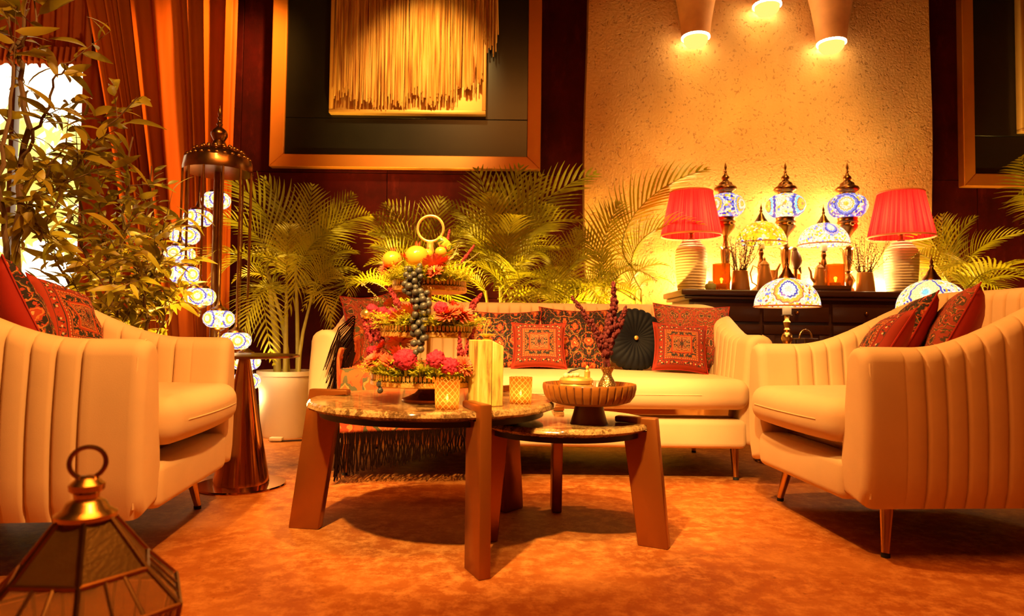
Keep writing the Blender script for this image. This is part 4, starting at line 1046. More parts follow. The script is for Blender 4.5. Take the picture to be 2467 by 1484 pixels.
# amaranth spikes
for k, (pts, rr, R_, lab) in enumerate((
   ([(905, 838), (890, 805), (878, 775), (874, 752)], .014, .17, 'dark amaranth spike rising by the gold ball, outermost'), ([(915, 838), (905, 800), (892, 770), (887, 760)], .014, .165, 'dark amaranth spike rising by the gold ball, second'),
   ([(925, 835), (915, 805), (905, 785)], .012, .16, 'shorter dark amaranth spike beside the tall orange chrysanthemum'),
   ([(972, 752), (955, 725), (940, 698), (928, 690)], .012, .13, 'amaranth spike leaning up to the top tray'), ([(1128, 752), (1145, 728), (1160, 708)], .013, .14, 'amaranth spike on the middle tier pointing to the sofa back'),
   ([(1110, 868), (1108, 840), (1107, 800)], .012, .16, 'upright amaranth spike behind the wooden block'), ([(1115, 868), (1130, 830), (1144, 790)], .012, .16, 'slanting amaranth spike behind the wooden block'),
   ([(1070, 612), (1078, 580), (1083, 555)], .006, .05, 'thin amaranth spike beside the ring handle'), ([(1105, 640), (1125, 615), (1142, 592)], .005, .08, 'thin amaranth spike beyond the eucalyptus'))):
    plume([on_stand(x, y, R_, 1.0) for x, y in pts], rr, lab, seed=60+k, m='spike', group='amaranth spikes on the tiered stand', name='amaranth_spike')
# fruits
def fruit(px, py, rp, R_, label, m='pome', name='pomegranate', crown=True, cat='fruit', rot=(0.2, 0.1, 0), sc3=(1, 1, 0.92)):
    p = on_stand(px, py, R_); s = rp*p.y/F
    o = thing(name, label, cat, p, 0, None, rot)
    bm = B(); sphere(bm, (0, 0, 0), s, 24, 16, sc3); obj('body', bm, MT[m], o)
    if crown:
        bm = B()
        for k in range(6):
            a = 2*PI*k/6; c = Vector((math.cos(a), math.sin(a), 0)); t_ = Vector((-math.sin(a), math.cos(a), 0))
            vv = [bm.verts.new(v) for v in (c*s*0.16 - t_*s*0.10 + Vector((0, 0, s*0.86)), c*s*0.16 + t_*s*0.10 + Vector((0, 0, s*0.86)), c*s*0.30 + Vector((0, 0, s*1.30)))]
            bm.faces.new(vv)
        obj('crown', bm, MT['mum'], o)
fruit(1004, 618, 29, .085, 'large shiny golden pomegranate at the top of the stand')
fruit(945, 626, 24, .08, 'golden pomegranate at the outer side of the top tier')
fruit(1030, 612, 14, .03, 'small orange pomegranate behind the ring base')
fruit(884, 757, 15, .17, 'round gold ball beside the magenta blooms', 'goldball', 'gold_ball', False, 'ornament')
fruit(1072, 590, 17, .03, 'striped yellow and green gourd leaning behind the ring handle', 'gourd', 'gourd', False, rot=(0.2, -0.7, 0), sc3=(0.8, 0.8, 1.5))
fruit(1062, 607, 14, .06, 'yellow-orange pomegranate below the striped gourd')
fruit(1030, 730, 10, .10, 'small orange fruit behind the grapes', crown=False, name='kumquat')
# grapes
def grapes(label, pts, seed):
    q = random.Random(seed)
    base = Vector(pts[0][0])
    t = thing('grape_bunch', label, 'grapes', base, 0, 'black grape bunches on the tiered stand')
    bm = B(); tube(bm, [Vector(c)-base for c, r in pts], 0.002, 6); obj('stalk', bm, MT['bark'], t)
    bm = B(); sphere(bm, (0, 0, 0), 1.0, 14, 9, (1, 1, 1.08)); G = mesh('grape', bm, MT['grape'])
    placed = []
    for i in range(len(pts)-1):
        (c0, r0), (c1, r1) = pts[i], pts[i+1]; c0 = Vector(c0); c1 = Vector(c1)
        for tr in range(420):
            f = q.random(); r = r0 + (r1-r0)*f; d = Vector((q.gauss(0, 1), q.gauss(0, 1), q.gauss(0, 0.5))).normalized()*r*q.random()**0.4
            c = c0.lerp(c1, f) + d; s = 0.0100*(0.85+0.3*q.random())
            if all((c-a).length > (s+b)*0.88 for a, b in placed):
                placed.append((c, s)); o = obj('grape', G, None, t, c-base); o.scale = (s, s, s); o.rotation_euler = (q.random(), q.random(), 0)
yy = SY-0.125
grapes('long black grape bunch hanging down the front of all three tiers', [(at(1000, 656, yy), .030), (at(990, 690, yy-.02), .024), (at(1015, 715, yy-.03), .026), (at(1012, 745, yy-.04), .024), (at(1010, 775, yy-.04), .020), (at(1012, 810, yy-.05), .020), (at(1008, 850, yy-.05), .013)], 3)
grapes('few black grapes dangling under the bottom tray', [(at(912, 922, SY-.12), .006), (at(914, 940, SY-.12), .010)], 4)
# fern greens per tier
def fern(label, z, r, n_, seed, spill):
    q = random.Random(seed); bm = B()
    for i in range(n_):
        a = (2*PI*q.random() if i % 4 == 0 else -PI/2 + q.gauss(0, 0.95)); rr = r*(0.50+0.50*q.random())
        c = Vector((rr*math.cos(a), rr*math.sin(a), 0.022+0.018*q.random()))
        d = Vector((math.cos(a)*(0.7+0.5*q.random()), math.sin(a)*(0.7+0.5*q.random()), 1.1*q.random()+0.35 - spill*q.random())).normalized()
        L = 0.038+0.040*q.random(); up_ = Vector((0, 0, 1))
        for k in range(20):
            f = (k+1)/20; b = c + d*L*f + Vector((0, 0, -0.012*f*f)); ang = q.random()*2*PI
            nd = (d*0.5 + Vector((math.cos(ang), math.sin(ang), 0.4*math.sin(ang*3)))).normalized(); l_ = 0.0165*(1.15-0.70*f)
            s = nd.cross(up_); s = s.normalized()*0.0021 if s.length > 1e-3 else Vector((0.001, 0, 0))
            bm.faces.new([bm.verts.new(p) for p in (b-s, b+s, b+nd*l_)])
        s = Vector((-math.sin(a), math.cos(a), 0))*0.0008
        bm.faces.new([bm.verts.new(p) for p in (c-s, c+s, c+d*L+Vector((0, 0, -0.012)))])
    o = obj('fern_foliage', bm, MT['fern'], None, (SX, SY, HB+z), smooth=False); tag(o, label, 'foliage', None, 'stuff')
for (z, r, h), lab, n_, sd_ in zip(TI, ('feathery green fern filling the bottom tier of the stand', 'feathery green fern filling the middle tier of the stand', 'feathery green fern filling the top tier of the stand'), (620, 480, 400), (1, 2, 3)):
    fern(lab, z+0.006, r*0.97, n_, sd_, 0.35)
# moss mounds that carry the blooms
for (z, r, h), lab in zip(TI, ('dark moss mound under the bottom tier blooms', 'dark moss mound under the middle tier blooms', 'dark moss mound under the top tier blooms')):
    bm = B(); lathe(bm, [(r-0.012, 0.0), (r-0.016, 0.012), (r*0.80, 0.026), (r*0.4, 0.034), (0.012, 0.036)], 40, flute=lambda a, z: 1+0.03*math.sin(a*9)); tag(obj('moss_mound', bm, MT['moss'], None, (SX, SY, HB+z+0.0045)), lab, 'moss')
# eucalyptus sprigs
def sprig(pts, R_, label, n_, seed, lw=0.012):
    q = random.Random(seed); P3 = [on_stand(x, y, R_, 0.6) for x, y in pts]; base = P3[0]
    t = thing('eucalyptus_sprig', label, 'sprig', base, 0, 'eucalyptus sprigs on the tiered stand')
    bm = B(); tube(bm, [p-base for p in P3], 0.0014, 5); obj('stem', bm, MT['euca'], t)
    bm = B(); vv = [bm.verts.new((math.cos(a)*0.5+0.5, math.sin(a)*0.42, 0.06*math.cos(2*a))) for a in [2*PI*k/8 for k in range(8)]]; bm.faces.new(vv); LM = mesh('leaf', bm, MT['euca'])
    for k in range(n_):
        f = 0.15 + 0.85*k/n_; i = min(int(f*(len(P3)-1)), len(P3)-2); c = P3[i].lerp(P3[i+1], f*(len(P3)-1)-i) - base
        o = obj('leaf', LM, None, t, c, (q.gauss(0.6, 0.5), q.gauss(0, 0.6), q.random()*2*PI)); s = lw*(1.2-0.5*f); o.scale = (s, s, s)
sprig([(1075, 640), (1095, 610), (1105, 590)], .06, 'pale eucalyptus sprig on the top tier, upright', 16, 1, 0.016)
sprig([(1085, 645), (1125, 630), (1155, 608)], .06, 'thin eucalyptus sprig on the top tier reaching over the sofa', 14, 2, 0.009)
sprig([(935, 735), (908, 715), (880, 690), (866, 678)], .12, 'thin eucalyptus sprig on the middle tier reaching up over the throw', 16, 3, 0.010)
sprig([(925, 745), (915, 725), (895, 722)], .14, 'broad pale eucalyptus sprig behind the magenta blooms', 14, 4, 0.018)
# ------------------------------------------------------------------ spiral mosaic floor lamp
LX, LY = -1.705, 3.80
fl_ = thing('floor_lamp', 'tall bronze floor lamp with a spiral of glowing mosaic globes', 'floor lamp', (LX, LY, 0))
bm = B(); lathe(bm, [(0.16, 0), (0.162, 0.01), (0.13, 0.022), (0.05, 0.035), (0.03, 0.06)], 36); obj('base', bm, MT['bronze'], fl_)
bm = B(); tube(bm, [(0, 0, 0.05), (0, 0, 1.60)], 0.021, 16); obj('pole', bm, MT['bronze'], fl_)
bm = B(); lathe(bm, [(0.178, 1.560), (0.188, 1.560), (0.190, 1.575), (0.186, 1.600), (0.176, 1.630), (0.150, 1.665), (0.11, 1.690), (0.06, 1.706), (0.045, 1.712), (0.036, 1.735), (0.030, 1.745)], 60, flute=lambda a, z: 1+(0.035*abs(math.sin(a*12)) if 1.61 < z < 1.70 else 0)); cano = obj('canopy', bm, MT['bronze'], fl_, angle=25)
bm = B(); lathe(bm, [(0.03, 1.744), (0.036, 1.755), (0.046, 1.775), (0.046, 1.790), (0.036, 1.808), (0.022, 1.820), (0.012, 1.832), (0.018, 1.842), (0.010, 1.852), (0.008, 1.868), (0.014, 1.878), (0.006, 1.888), (0.011, 1.905), (0.008, 1.925), (0.0005, 1.955)], 24, flute=lambda a, z: 1+(0.06*math.sin(a*12) if 1.75 < z < 1.82 else 0)); obj('finial', bm, MT['bronze'], cano)
bm = B()
for ring in ((0.168, 1.640, 26), (0.130, 1.680, 20), (0.088, 1.700, 14)):
    for k in range(ring[2]):
        a = 2*PI*k/ring[2]; sphere(bm, (ring[0]*math.cos(a), ring[0]*math.sin(a), ring[1]), 0.013, 8, 6)
o = obj('embossed_studs', bm, MT['bronze'], cano); o['kind'] = 'stuff'
bm = B(); lathe(bm, [(0.018, 0.052), (0.030, 0.046), (0.040, 0.046), (0.060, 0.040), (0.078, 0.022), (0.083, 0.0), (0.078, -0.022), (0.060, -0.042), (0.036, -0.050)], 32, cap=False); GLM = mesh('globe', bm, MT['mosG'])
bm = B(); lathe(bm, [(0.047, 0.044), (0.044, 0.054), (0.030, 0.062), (0.016, 0.070), (0.010, 0.084), (0.007, 0.10)], 20); CAPM = mesh('top_cap', bm, MT['bronze'])
bm = B(); lathe(bm, [(0.040, -0.047), (0.036, -0.056), (0.020, -0.064), (0.008, -0.070), (0.011, -0.078), (0.006, -0.088), (0.010, -0.096), (0.002, -0.112)], 18); BOTM = mesh('bottom_cap', bm, MT['bronze'])
for k in range(11):
    th = math.radians(26 + 31*k); r = 0.185
    x, y = -r*math.sin(th), r*math.cos(th); z = 1.432 - 0.1195*k
    g = obj('globe', GLM, None, fl_, (x, y, z)); g.rotation_euler = (0, 0, k*0.9)
    obj('top_cap', CAPM, None, g); obj('bottom_cap', BOTM, None, g)
    bm = B(); tube(bm, [(x, y, z+0.098), (x, y, 1.562)], 0.0065, 8); obj('rod', bm, MT['bronze'], fl_)
for k in (1, 4, 6, 8, 10):
    th = math.radians(26+31*k); z = 1.432-0.1195*k
    point('globe_light', (-0.30*math.sin(th), 0.30*math.cos(th), z), 3.0, (1.0, 0.62, 0.22), 0.06, fl_)

# ------------------------------------------------------------------ dresser
DX0, DX1, DY0, DY1, DH = 1.125, 3.02, 4.30, 4.80, 0.955
dr = thing('dresser', 'long dark walnut dresser with recessed panels under the lamps', 'dresser', ((DX0+DX1)/2, (DY0+DY1)/2, 0))
cw = DX1-DX0; cd = DY1-DY0
def dbox(nm, c, s, par=dr, bev=0.006, m='dresser'):
    bm = B(); box(bm, c, s, bevel=bev); return obj(nm, bm, MT[m], par)
dbox('body', (0, 0.01, 0.475), (cw-0.06, cd-0.04, 0.85))
bm = B(); box(bm, (0, 0, DH-0.02), (cw+0.06, cd+0.04, 0.04), bevel=0.010, seg=3); obj('top', bm, MT['dresser'], dr)
bm = B(); box(bm, (0, 0, DH-0.052), (cw+0.02, cd+0.01, 0.022), bevel=0.008); obj('moulding', bm, MT['dresser'], dr)
nd = 4; dw = (cw-0.10)/nd
for i in range(nd):
    x = -cw/2+0.05+dw*(i+0.5)
    d = dbox('drawer', (x, -cd/2+0.022, DH-0.145), (dw-0.02, 0.022, 0.12))
    bm = B(); sphere(bm, (x, -cd/2-0.002, DH-0.145), 0.013); obj('knob', bm, MT['bronze'], d)
    d = dbox('door', (x, -cd/2+0.022, 0.42), (dw-0.02, 0.020, 0.62))
    for c, s in (((x, -cd/2+0.008, 0.42+0.28), (dw-0.02, 0.014, 0.06)), ((x, -cd/2+0.008, 0.42-0.28), (dw-0.02, 0.014, 0.06)), ((x-dw/2+0.045, -cd/2+0.008, 0.42), (0.07, 0.014, 0.49)), ((x+dw/2-0.045, -cd/2+0.008, 0.42), (0.07, 0.014, 0.49))):
        dbox('door_rail', c, s, d, 0.004)
for sx in (-1, 1):
    for sy in (-1, 1): dbox('foot', (sx*(cw/2-0.08), sy*(cd/2-0.08), 0.025), (0.10, 0.10, 0.05))

# pleated red lamps
def red_lamp(loc, label, src=None, rot=0):
    if src: return dup(src, loc, rot, label)
    t = thing('table_lamp', label, 'lamp', loc, 0, 'red pleated table lamps')
    bm = B(); lathe(bm, [(0.0, 0), (0.085, 0), (0.090, 0.006), (0.100, 0.10), (0.107, 0.20), (0.107, 0.26), (0.098, 0.30), (0.078, 0.325), (0.066, 0.335), (0.064, 0.350), (0.060, 0.352), (0.0, 0.352)], 48, cap=False); obj('ceramic_body', bm, MT['ceramic'], t, angle=60)
    bm = B(); lathe(bm, [(0.024, 0.352), (0.024, 0.366), (0.012, 0.370), (0.012, 0.40), (0.020, 0.402), (0.020, 0.43)], 16); obj('socket', bm, MT['bronze'], t)
    bm = B(); sphere(bm, (0, 0, 0.46), 0.03); obj('bulb', bm, MT['bulb'], t)
    bm = B(); lathe(bm, [(0.205, 0.385), (0.1985, 0.42), (0.142, 0.690)], 200, flute=lambda a, z: 1+0.010*math.sin(a*50), cap=False)
    sh = obj('pleated_shade', bm, MT['redshade'], t, angle=70)
    for z, r in ((0.386, 0.206), (0.690, 0.1425)):
        bm = B(); tube(bm, [(r*math.cos(a), r*math.sin(a), z) for a in [2*PI*k/48 for k in range(48)]], 0.006, 6, closed=True); obj('trim_band', bm, MT['liner'], sh)
    point('lamp_light', (0, 0, 0.47), 34, (1.0, 0.66, 0.28), 0.03, t)
    return t
DT = DH + 0.0005
def dt(px, Y): p = at(px, 700, Y); return Vector((p.x, Y, DT))
rl = red_lamp(dt(1665, 4.56), 'red pleated lamp on a ribbed cream vase, beside the palm fronds')
r2 = red_lamp(dt(2172, 4.50), 'red pleated lamp on a ribbed cream vase, beside the maroon wall', rl, 1.0)
# tall ottoman lamps
def tall_lamp(loc, label, m, rz):
    t = thing('ottoman_lamp', label, 'lamp', loc, rz, 'tall ottoman mosaic lamps on the dresser')
    bm = B(); lathe(bm, [(0.075, 0), (0.078, 0.012), (0.050, 0.03), (0.030, 0.045), (0.040, 0.075), (0.045, 0.10), (0.030, 0.13), (0.016, 0.15), (0.028, 0.165), (0.018, 0.18), (0.026, 0.22), (0.032, 0.29), (0.030, 0.32), (0.048, 0.335), (0.018, 0.345), (0.014, 0.40), (0.020, 0.42)], 24, flute=lambda a, z: 1+(0.07*math.sin(a*8) if 0.04 < z < 0.34 else 0)); obj('stem', bm, MT['bronze'], t, angle=50)
    bm = B(); lathe(bm, [(0.020, 0.42), (0.040, 0.45), (0.058, 0.475), (0.066, 0.495), (0.060, 0.51), (0.070, 0.52), (0.062, 0.535), (0.066, 0.552)], 28, flute=lambda a, z: 1+(0.04*math.sin(a*10) if z < 0.5 else 0)); c = obj('cup', bm, MT['bronze'], t, angle=50)
    bm = B()      # crescent and star boss on the cup
    tube(bm, [(0.014*math.cos(a), -0.070, 0.502+0.012*math.sin(a)) for a in [0.7+ (2*PI-1.4)*k/14 for k in range(15)]], [0.0012+0.0035*math.sin(PI*k/14) for k in range(15)], 6); sphere(bm, (0.016, -0.070, 0.502), 0.005, 8, 6); obj('crescent_boss', bm, MT['gold'], c)
    bm = B(); lathe(bm, [(0.062, -0.086), (0.085, -0.076), (0.118, -0.045), (0.134, -0.005), (0.128, 0.03), (0.105, 0.062), (0.075, 0.082), (0.058, 0.088)], 48, cap=False); obj('glass_globe', bm, MT[m], t, (0, 0, 0.636))
    bm = B(); lathe(bm, [(0.056, 0.715), (0.050, 0.730), (0.052, 0.738), (0.070, 0.748), (0.076, 0.762), (0.070, 0.776), (0.052, 0.786), (0.046, 0.794), (0.044, 0.806), (0.026, 0.818), (0.020, 0.828), (0.028, 0.840), (0.026, 0.852), (0.012, 0.868), (0.007, 0.884), (0.012, 0.892), (0.004, 0.902), (0.009, 0.922), (0.006, 0.94), (0.0005, 0.962)], 28, flute=lambda a, z: 1+(0.05*math.sin(a*12) if 0.75 < z < 0.83 else 0)); obj('crown', bm, MT['bronze'], t, angle=50)
    point('lamp_light', (0, 0.165, 0.64), 6.0, (1.0, 0.66, 0.24), 0.06, t)
    t.scale = (1, 1, 0.962)
    return t
tall_lamp(dt(1748, 4.64), 'tall bronze mosaic lamp half hidden behind the red lampshade', 'mosA', 0.3)
tall_lamp(dt(1893, 4.62), 'tall bronze mosaic lamp with an orange sunflower disc, in the middle', 'mosB', 0.0)
tall_lamp(dt(2043, 4.60), 'tall bronze mosaic lamp with a yellow star rosette facing forward', 'mosC', 0.0)
dome_lamp(dt(1834, 4.52), 0.335, 'yellow mosaic dome lamp on the dresser behind the twig vase', 'domeY', 5, 'slim')
dome_lamp(dt(1985, 4.50), 0.325, 'white mosaic dome lamp on the dresser beside the star-rosette lamp', 'domeW', 6, 'slim')
# amber glasses
def amber(px, Y, r, h, label, lit, z=0):
    t = thing('amber_glass', label, 'candle holder', dt(px, Y)+Vector((0, 0, z)), 0, 'ribbed amber glass candle holders')
    bm = B(); lathe(bm, [(0.0, 0), (r*0.96, 0), (r, 0.004), (r, h), (r-0.004, h), (r-0.006, 0.008), (0.0, 0.008)], 96, flute=lambda a, z: 1+0.012*math.sin(a*24), cap=False); obj('glass', bm, MT['amber'], t)
    bm = B(); lathe(bm, [(r*0.6, 0.009), (r*0.6, 0.045), (r*0.55, 0.047)], 20); cn = obj('candle', bm, MT['wax'], t)
    if lit:
        bm = B(); lathe(bm, [(0.001, 0.050), (0.006, 0.057), (0.005, 0.065), (0.0005, 0.080)], 10); obj('flame', bm, MT['flame'], cn)
        point('candle_light', (0, 0, 0.075), 0.8, (1, 0.45, 0.08), 0.01, t)
amber(1738, 4.38, 0.056, 0.175, 'lit amber ribbed glass beside the cream lamp vase', True)
amber(1915, 4.66, 0.040, 0.14, 'small dark amber glass behind the rosette dome lamp', False)
# tray with amber glass and coffee pot
pt = dt(1990, 4.39)
try_ = thing('serving_tray', 'low dark wooden tray carrying an amber glass and a brass coffee pot', 'tray', pt)
bm = B(); box(bm, (0, 0, 0.010), (0.25, 0.17, 0.012), bevel=0.004); obj('tray_base', bm, MT['darkwood'], try_)
for c, s in (((0, -0.081, 0.019), (0.25, 0.008, 0.034)), ((0, 0.081, 0.019), (0.25, 0.008, 0.034)), ((-0.121, 0, 0.019), (0.008, 0.154, 0.034)), ((0.121, 0, 0.019), (0.008, 0.154, 0.034))):
    bm = B(); box(bm, c, s, bevel=0.002); obj('tray_edge', bm, MT['darkwood'], try_)
amber(2013, 4.385, 0.058, 0.165, 'largest amber ribbed glass, lit, standing on the low tray', True, 0.017)
# metal vases with dry twigs
def twig_vase(px, Y, label, lt, seed):
    q = random.Random(seed); p = dt(px, Y)
    t = thing('metal_vase', label, 'vase', p, 0, 'copper vases with dry twigs')
    bm = B(); lathe(bm, [(0.0, 0), (0.062, 0), (0.064, 0.004), (0.048, 0.130), (0.045, 0.132), (0.056, 0.01), (0.0, 0.008)], 36, cap=False); obj('body', bm, MT['satin'], t)
    b = thing('twig_bunch', lt, 'twigs', p+Vector((0, 0, 0.010)), 0, 'bunches of dry twigs')
    bm = B(); bm2 = B()
    for i in range(34):
        a = q.random()*2*PI; sp = 0.03+0.12*q.random(); h = 0.22+0.14*q.random()
        pts = [(0.02*math.cos(a), 0.02*math.sin(a), 0), (0.035*math.cos(a), 0.035*math.sin(a), 0.12), (sp*0.75*math.cos(a), sp*0.75*math.sin(a), 0.12+(h-0.12)*0.6), (sp*math.cos(a)+q.gauss(0, 0.01), sp*math.sin(a), h)]
        tube(bm, pts, [0.0022, 0.002, 0.0015, 0.001], 4)
        for k in range(9):
            f = k/9; c = Vector(pts[1]).lerp(Vector(pts[2]), f*2) if f < 0.5 else Vector(pts[2]).lerp(Vector(pts[3]), f*2-1)
            e = c + Vector((q.gauss(0, 0.010), q.gauss(0, 0.010), 0.010)); tube(bm, [c, e], 0.0009, 3); sphere(bm2, e, 0.0034, 5, 4)
    obj('stems', bm, MT['bark'], b)['kind'] = 'stuff'; obj('buds', bm2, MT['bark'], b)['kind'] = 'stuff'
twig_vase(1783, 4.38, 'tapered copper vase with twigs beside the lit amber glass', 'bunch of dry budding twigs under the yellow dome lamp', 1)
twig_vase(2084, 4.40, 'dull tapered metal vase with twigs beside the red lamp vase', 'bunch of dry budding twigs beside the red lamp by the maroon wall', 2)
# brass coffee pots
def coffee_pot(p, label, s, rz, spout=True):
    t = thing('coffee_pot', label, 'coffee pot', p, rz, 'brass coffee pots on the dresser')
    bm = B(); lathe(bm, [(0.042*s, 0), (0.045*s, 0.006*s), (0.040*s, 0.08*s), (0.030*s, 0.13*s), (0.028*s, 0.145*s)], 28); obj('body', bm, MT['satin'], t)
    bm = B(); lathe(bm, [(0.029*s, 0.145*s), (0.030*s, 0.150*s), (0.018*s, 0.165*s), (0.006*s, 0.175*s), (0.008*s, 0.185*s), (0.001, 0.195*s)], 20); obj('lid', bm, MT['satin'], t)
    bm = B(); tube(bm, [(0.03*s, 0, 0.13*s), (0.062*s, 0, 0.145*s), (0.078*s, 0, 0.10*s), (0.068*s, 0, 0.05*s), (0.040*s, 0, 0.03*s)], 0.0045*s, 8); obj('handle', bm, MT['satin'], t)
    bm = B(); tube(bm, [(-0.038*s, 0, 0.05*s), (-0.062*s, 0, 0.075*s), (-0.068*s, 0, 0.12*s), (-0.085*s, 0, 0.155*s)], [0.012*s, 0.009*s, 0.007*s, 0.005*s], 10); obj('spout', bm, MT['satin'], t)
coffee_pot(dt(1842, 4.37), 'brass coffee pot with long curved handle, beside the twig vase', 1.15, 2.9)
coffee_pot(dt(1975, 4.40)+Vector((0, 0, 0.017)), 'brass coffee pot with a thin spout on the tray', 0.95, 0.15)
p = dt(1862, 4.50); bm = B(); lathe(bm, [(0.0, 0), (0.036, 0), (0.040, 0.004), (0.030, 0.15), (0.028, 0.15), (0.034, 0.01), (0.0, 0.008)], 28, cap=False)
tag(obj('metal_cup', bm, MT['satin'], None, p), 'tall plain brass beaker behind the coffee pot', 'cup')
# dark bird figurine
p = dt(1917, 4.50)
bd = thing('bird_figurine', 'dark bronze bird figurine standing behind the rosette dome lamp', 'figurine', p, 0.3)
bm = B(); lathe(bm, [(0.04, 0), (0.042, 0.01), (0.012, 0.025), (0.012, 0.16), (0.02, 0.165)], 20); obj('stand', bm, MT['bronze'], bd)
bm = B(); tube(bm, [(0.0, 0, 0.16), (0.004, 0, 0.19), (0.006, 0, 0.23), (0.0, 0, 0.265), (-0.006, 0, 0.285), (-0.012, 0, 0.298)], [0.018, 0.032, 0.036, 0.026, 0.019, 0.008], 16); sphere(bm, (-0.006, 0, 0.290), 0.019, 12, 8); obj('body', bm, MT['darkwood'], bd)
bm = B(); sphere(bm, (0.022, 0, 0.215), 0.02, 12, 8, (0.9, 1.6, 2.3)); tube(bm, [(0.028, 0, 0.18), (0.045, 0, 0.13)], [0.014, 0.004], 8); obj('wings', bm, MT['darkwood'], bd)
bm = B(); tube(bm, [(-0.022, 0, 0.292), (-0.038, 0, 0.284)], [0.006, 0.001], 8); obj('beak', bm, MT['gold'], bd)
# small round candle and green glass jar
p = dt(1712, 4.36); cj = thing('candle_jar', 'small pale candle jar beside the lit amber glass', 'candle', p)
bm = B(); lathe(bm, [(0.030, 0), (0.034, 0.005), (0.036, 0.03), (0.030, 0.042)], 24, flute=lambda a, z: 1+0.04*math.sin(a*10)); obj('jar', bm, MT['euca'], cj)
bm = B(); lathe(bm, [(0.018, 0.042), (0.018, 0.055), (0.012, 0.06)], 16); obj('candle', bm, MT['wax'], cj)
# uplights on the floor behind the plants
def uplight(loc, tgt, watts, label, ang=70, col=(1.0, 0.62, 0.10)):
    t = thing('uplight', label, 'light', loc, 0, 'floor uplights behind the plants')
    bm = B(); lathe(bm, [(0.05, 0), (0.055, 0.01), (0.055, 0.10), (0.050, 0.10), (0.045, 0.02)], 20, cap=False); obj('housing', bm, MT['black'], t)
    s = spot('uplight_beam', Vector(loc)+Vector((0, 0, 0.11)), tgt, watts, col, ang, 0.6, 0.05)
uplight((0.45, 4.12, 0), (0.55, 4.95, 1.3), 240, 'black floor uplight behind the sofa back', 85)
uplight((-0.75, 4.20, 0), (-0.4, 4.6, 1.5), 380, 'black floor uplight between the palm pot and the sofa', 80)
uplight((-1.55, 4.45, 0), (-2.1, 4.0, 1.0), 200, 'black floor uplight behind the floor lamp', 95)
uplight((1.02, 4.78, 0), (1.10, 4.83, 1.9), 70, 'black floor uplight at the end of the dresser', 80)
uplight((3.20, 4.15, 0), (3.2, 4.9, 1.6), 140, 'black floor uplight beyond the dresser by the maroon wall', 90)
uplight((-1.62, 3.45, 0), (-2.05, 3.25, 1.1), 230, 'black floor uplight under the low golden shrub', 90, (1.0, 0.60, 0.12))
bm = B(); box(bm, (0, cd/2-0.008, DH+0.006), (cw-0.1, 0.010, 0.010)); obj('light_strip', bm, MT['bulb'], dr)
for dx_, w_ in ((-0.70, 30), (-0.25, 36), (0.2, 36), (0.62, 26)): point('strip_light', ((DX0+DX1)/2+dx_, DY1-0.008, DH+0.03), w_, (1.0, 0.66, 0.20), 0.02)
# ------------------------------------------------------------------ palms
def frond_mesh(L, arch, nl, ll, lift, seed, m='palm'):
    q = random.Random(seed); bm = B()
    def ax(t):                # starts along +z, bends to +x
        a = arch*t*t
        return Vector((L*t*math.sin(a*0.62), 0, L*t*math.cos(a*0.62)))
    pts = [ax(k/12) for k in range(13)]
    tube(bm, pts, [0.0065*(1-0.75*k/12)+0.001 for k in range(13)], 5)
    for k in range(nl):
        t = 0.22 + 0.78*(k/(nl-1)); c = ax(t); tg = (ax(min(1, t+0.02))-ax(t-0.02)).normalized()
        prof = math.sin(PI*min(1, 0.18+0.80*((t-0.22)/0.78)))**0.7
        for s in (-1, 1):
            l_ = ll*prof*(0.9+0.2*q.random())
            nrm = Vector((0, 1, 0)).cross(tg)*-1
            d = (Vector((0, s, 0))*(1.0-0.45*(t-0.2)) + tg*(0.55+0.6*t) + nrm*(lift*(0.7+0.5*q.random()))).normalized()
            wd = 0.0112*(0.8+0.3*q.random()); sd = d.cross(nrm).normalized()
            prev = None; ns = 4; pv_ = Vector(c)
            for i in range(ns+1):
                f = i/ns; dn = (d + Vector((0, 0, -1))*0.55*f*f).normalized()
                if i: pv_ = pv_ + dn*l_/ns
                w_ = wd*(0.55+1.2*f if f < 0.35 else (1-f)*1.45)+0.0006
                row = [bm.verts.new(pv_ - sd*w_), bm.verts.new(pv_ + nrm*w_*0.30), bm.verts.new(pv_ + sd*w_)]
                if prev:
                    bm.faces.new((prev[0], prev[1], row[1], row[0])); bm.faces.new((prev[1], prev[2], row[2], row[1]))
                prev = row
    return mesh('frond', bm, MT[m], True, 60)
FR = [frond_mesh(0.80, 1.5, 21, 0.37, 0.28, 1), frond_mesh(0.90, 2.1, 28, 0.38, 0.35, 2), frond_mesh(0.70, 1.1, 19, 0.34, 0.22, 3, 'palm2'), frond_mesh(0.75, 2.5, 21, 0.30, 0.15, 4), frond_mesh(0.62, 1.8, 18, 0.27, 0.30, 5, 'palm2')]
AX = []
for L_, ar in ((0.80, 1.5), (0.90, 2.1), (0.70, 1.1), (0.75, 2.5), (0.62, 1.8)): AX.append(Vector((L_*math.sin(ar*0.62), 0, L_*math.cos(ar*0.62))))
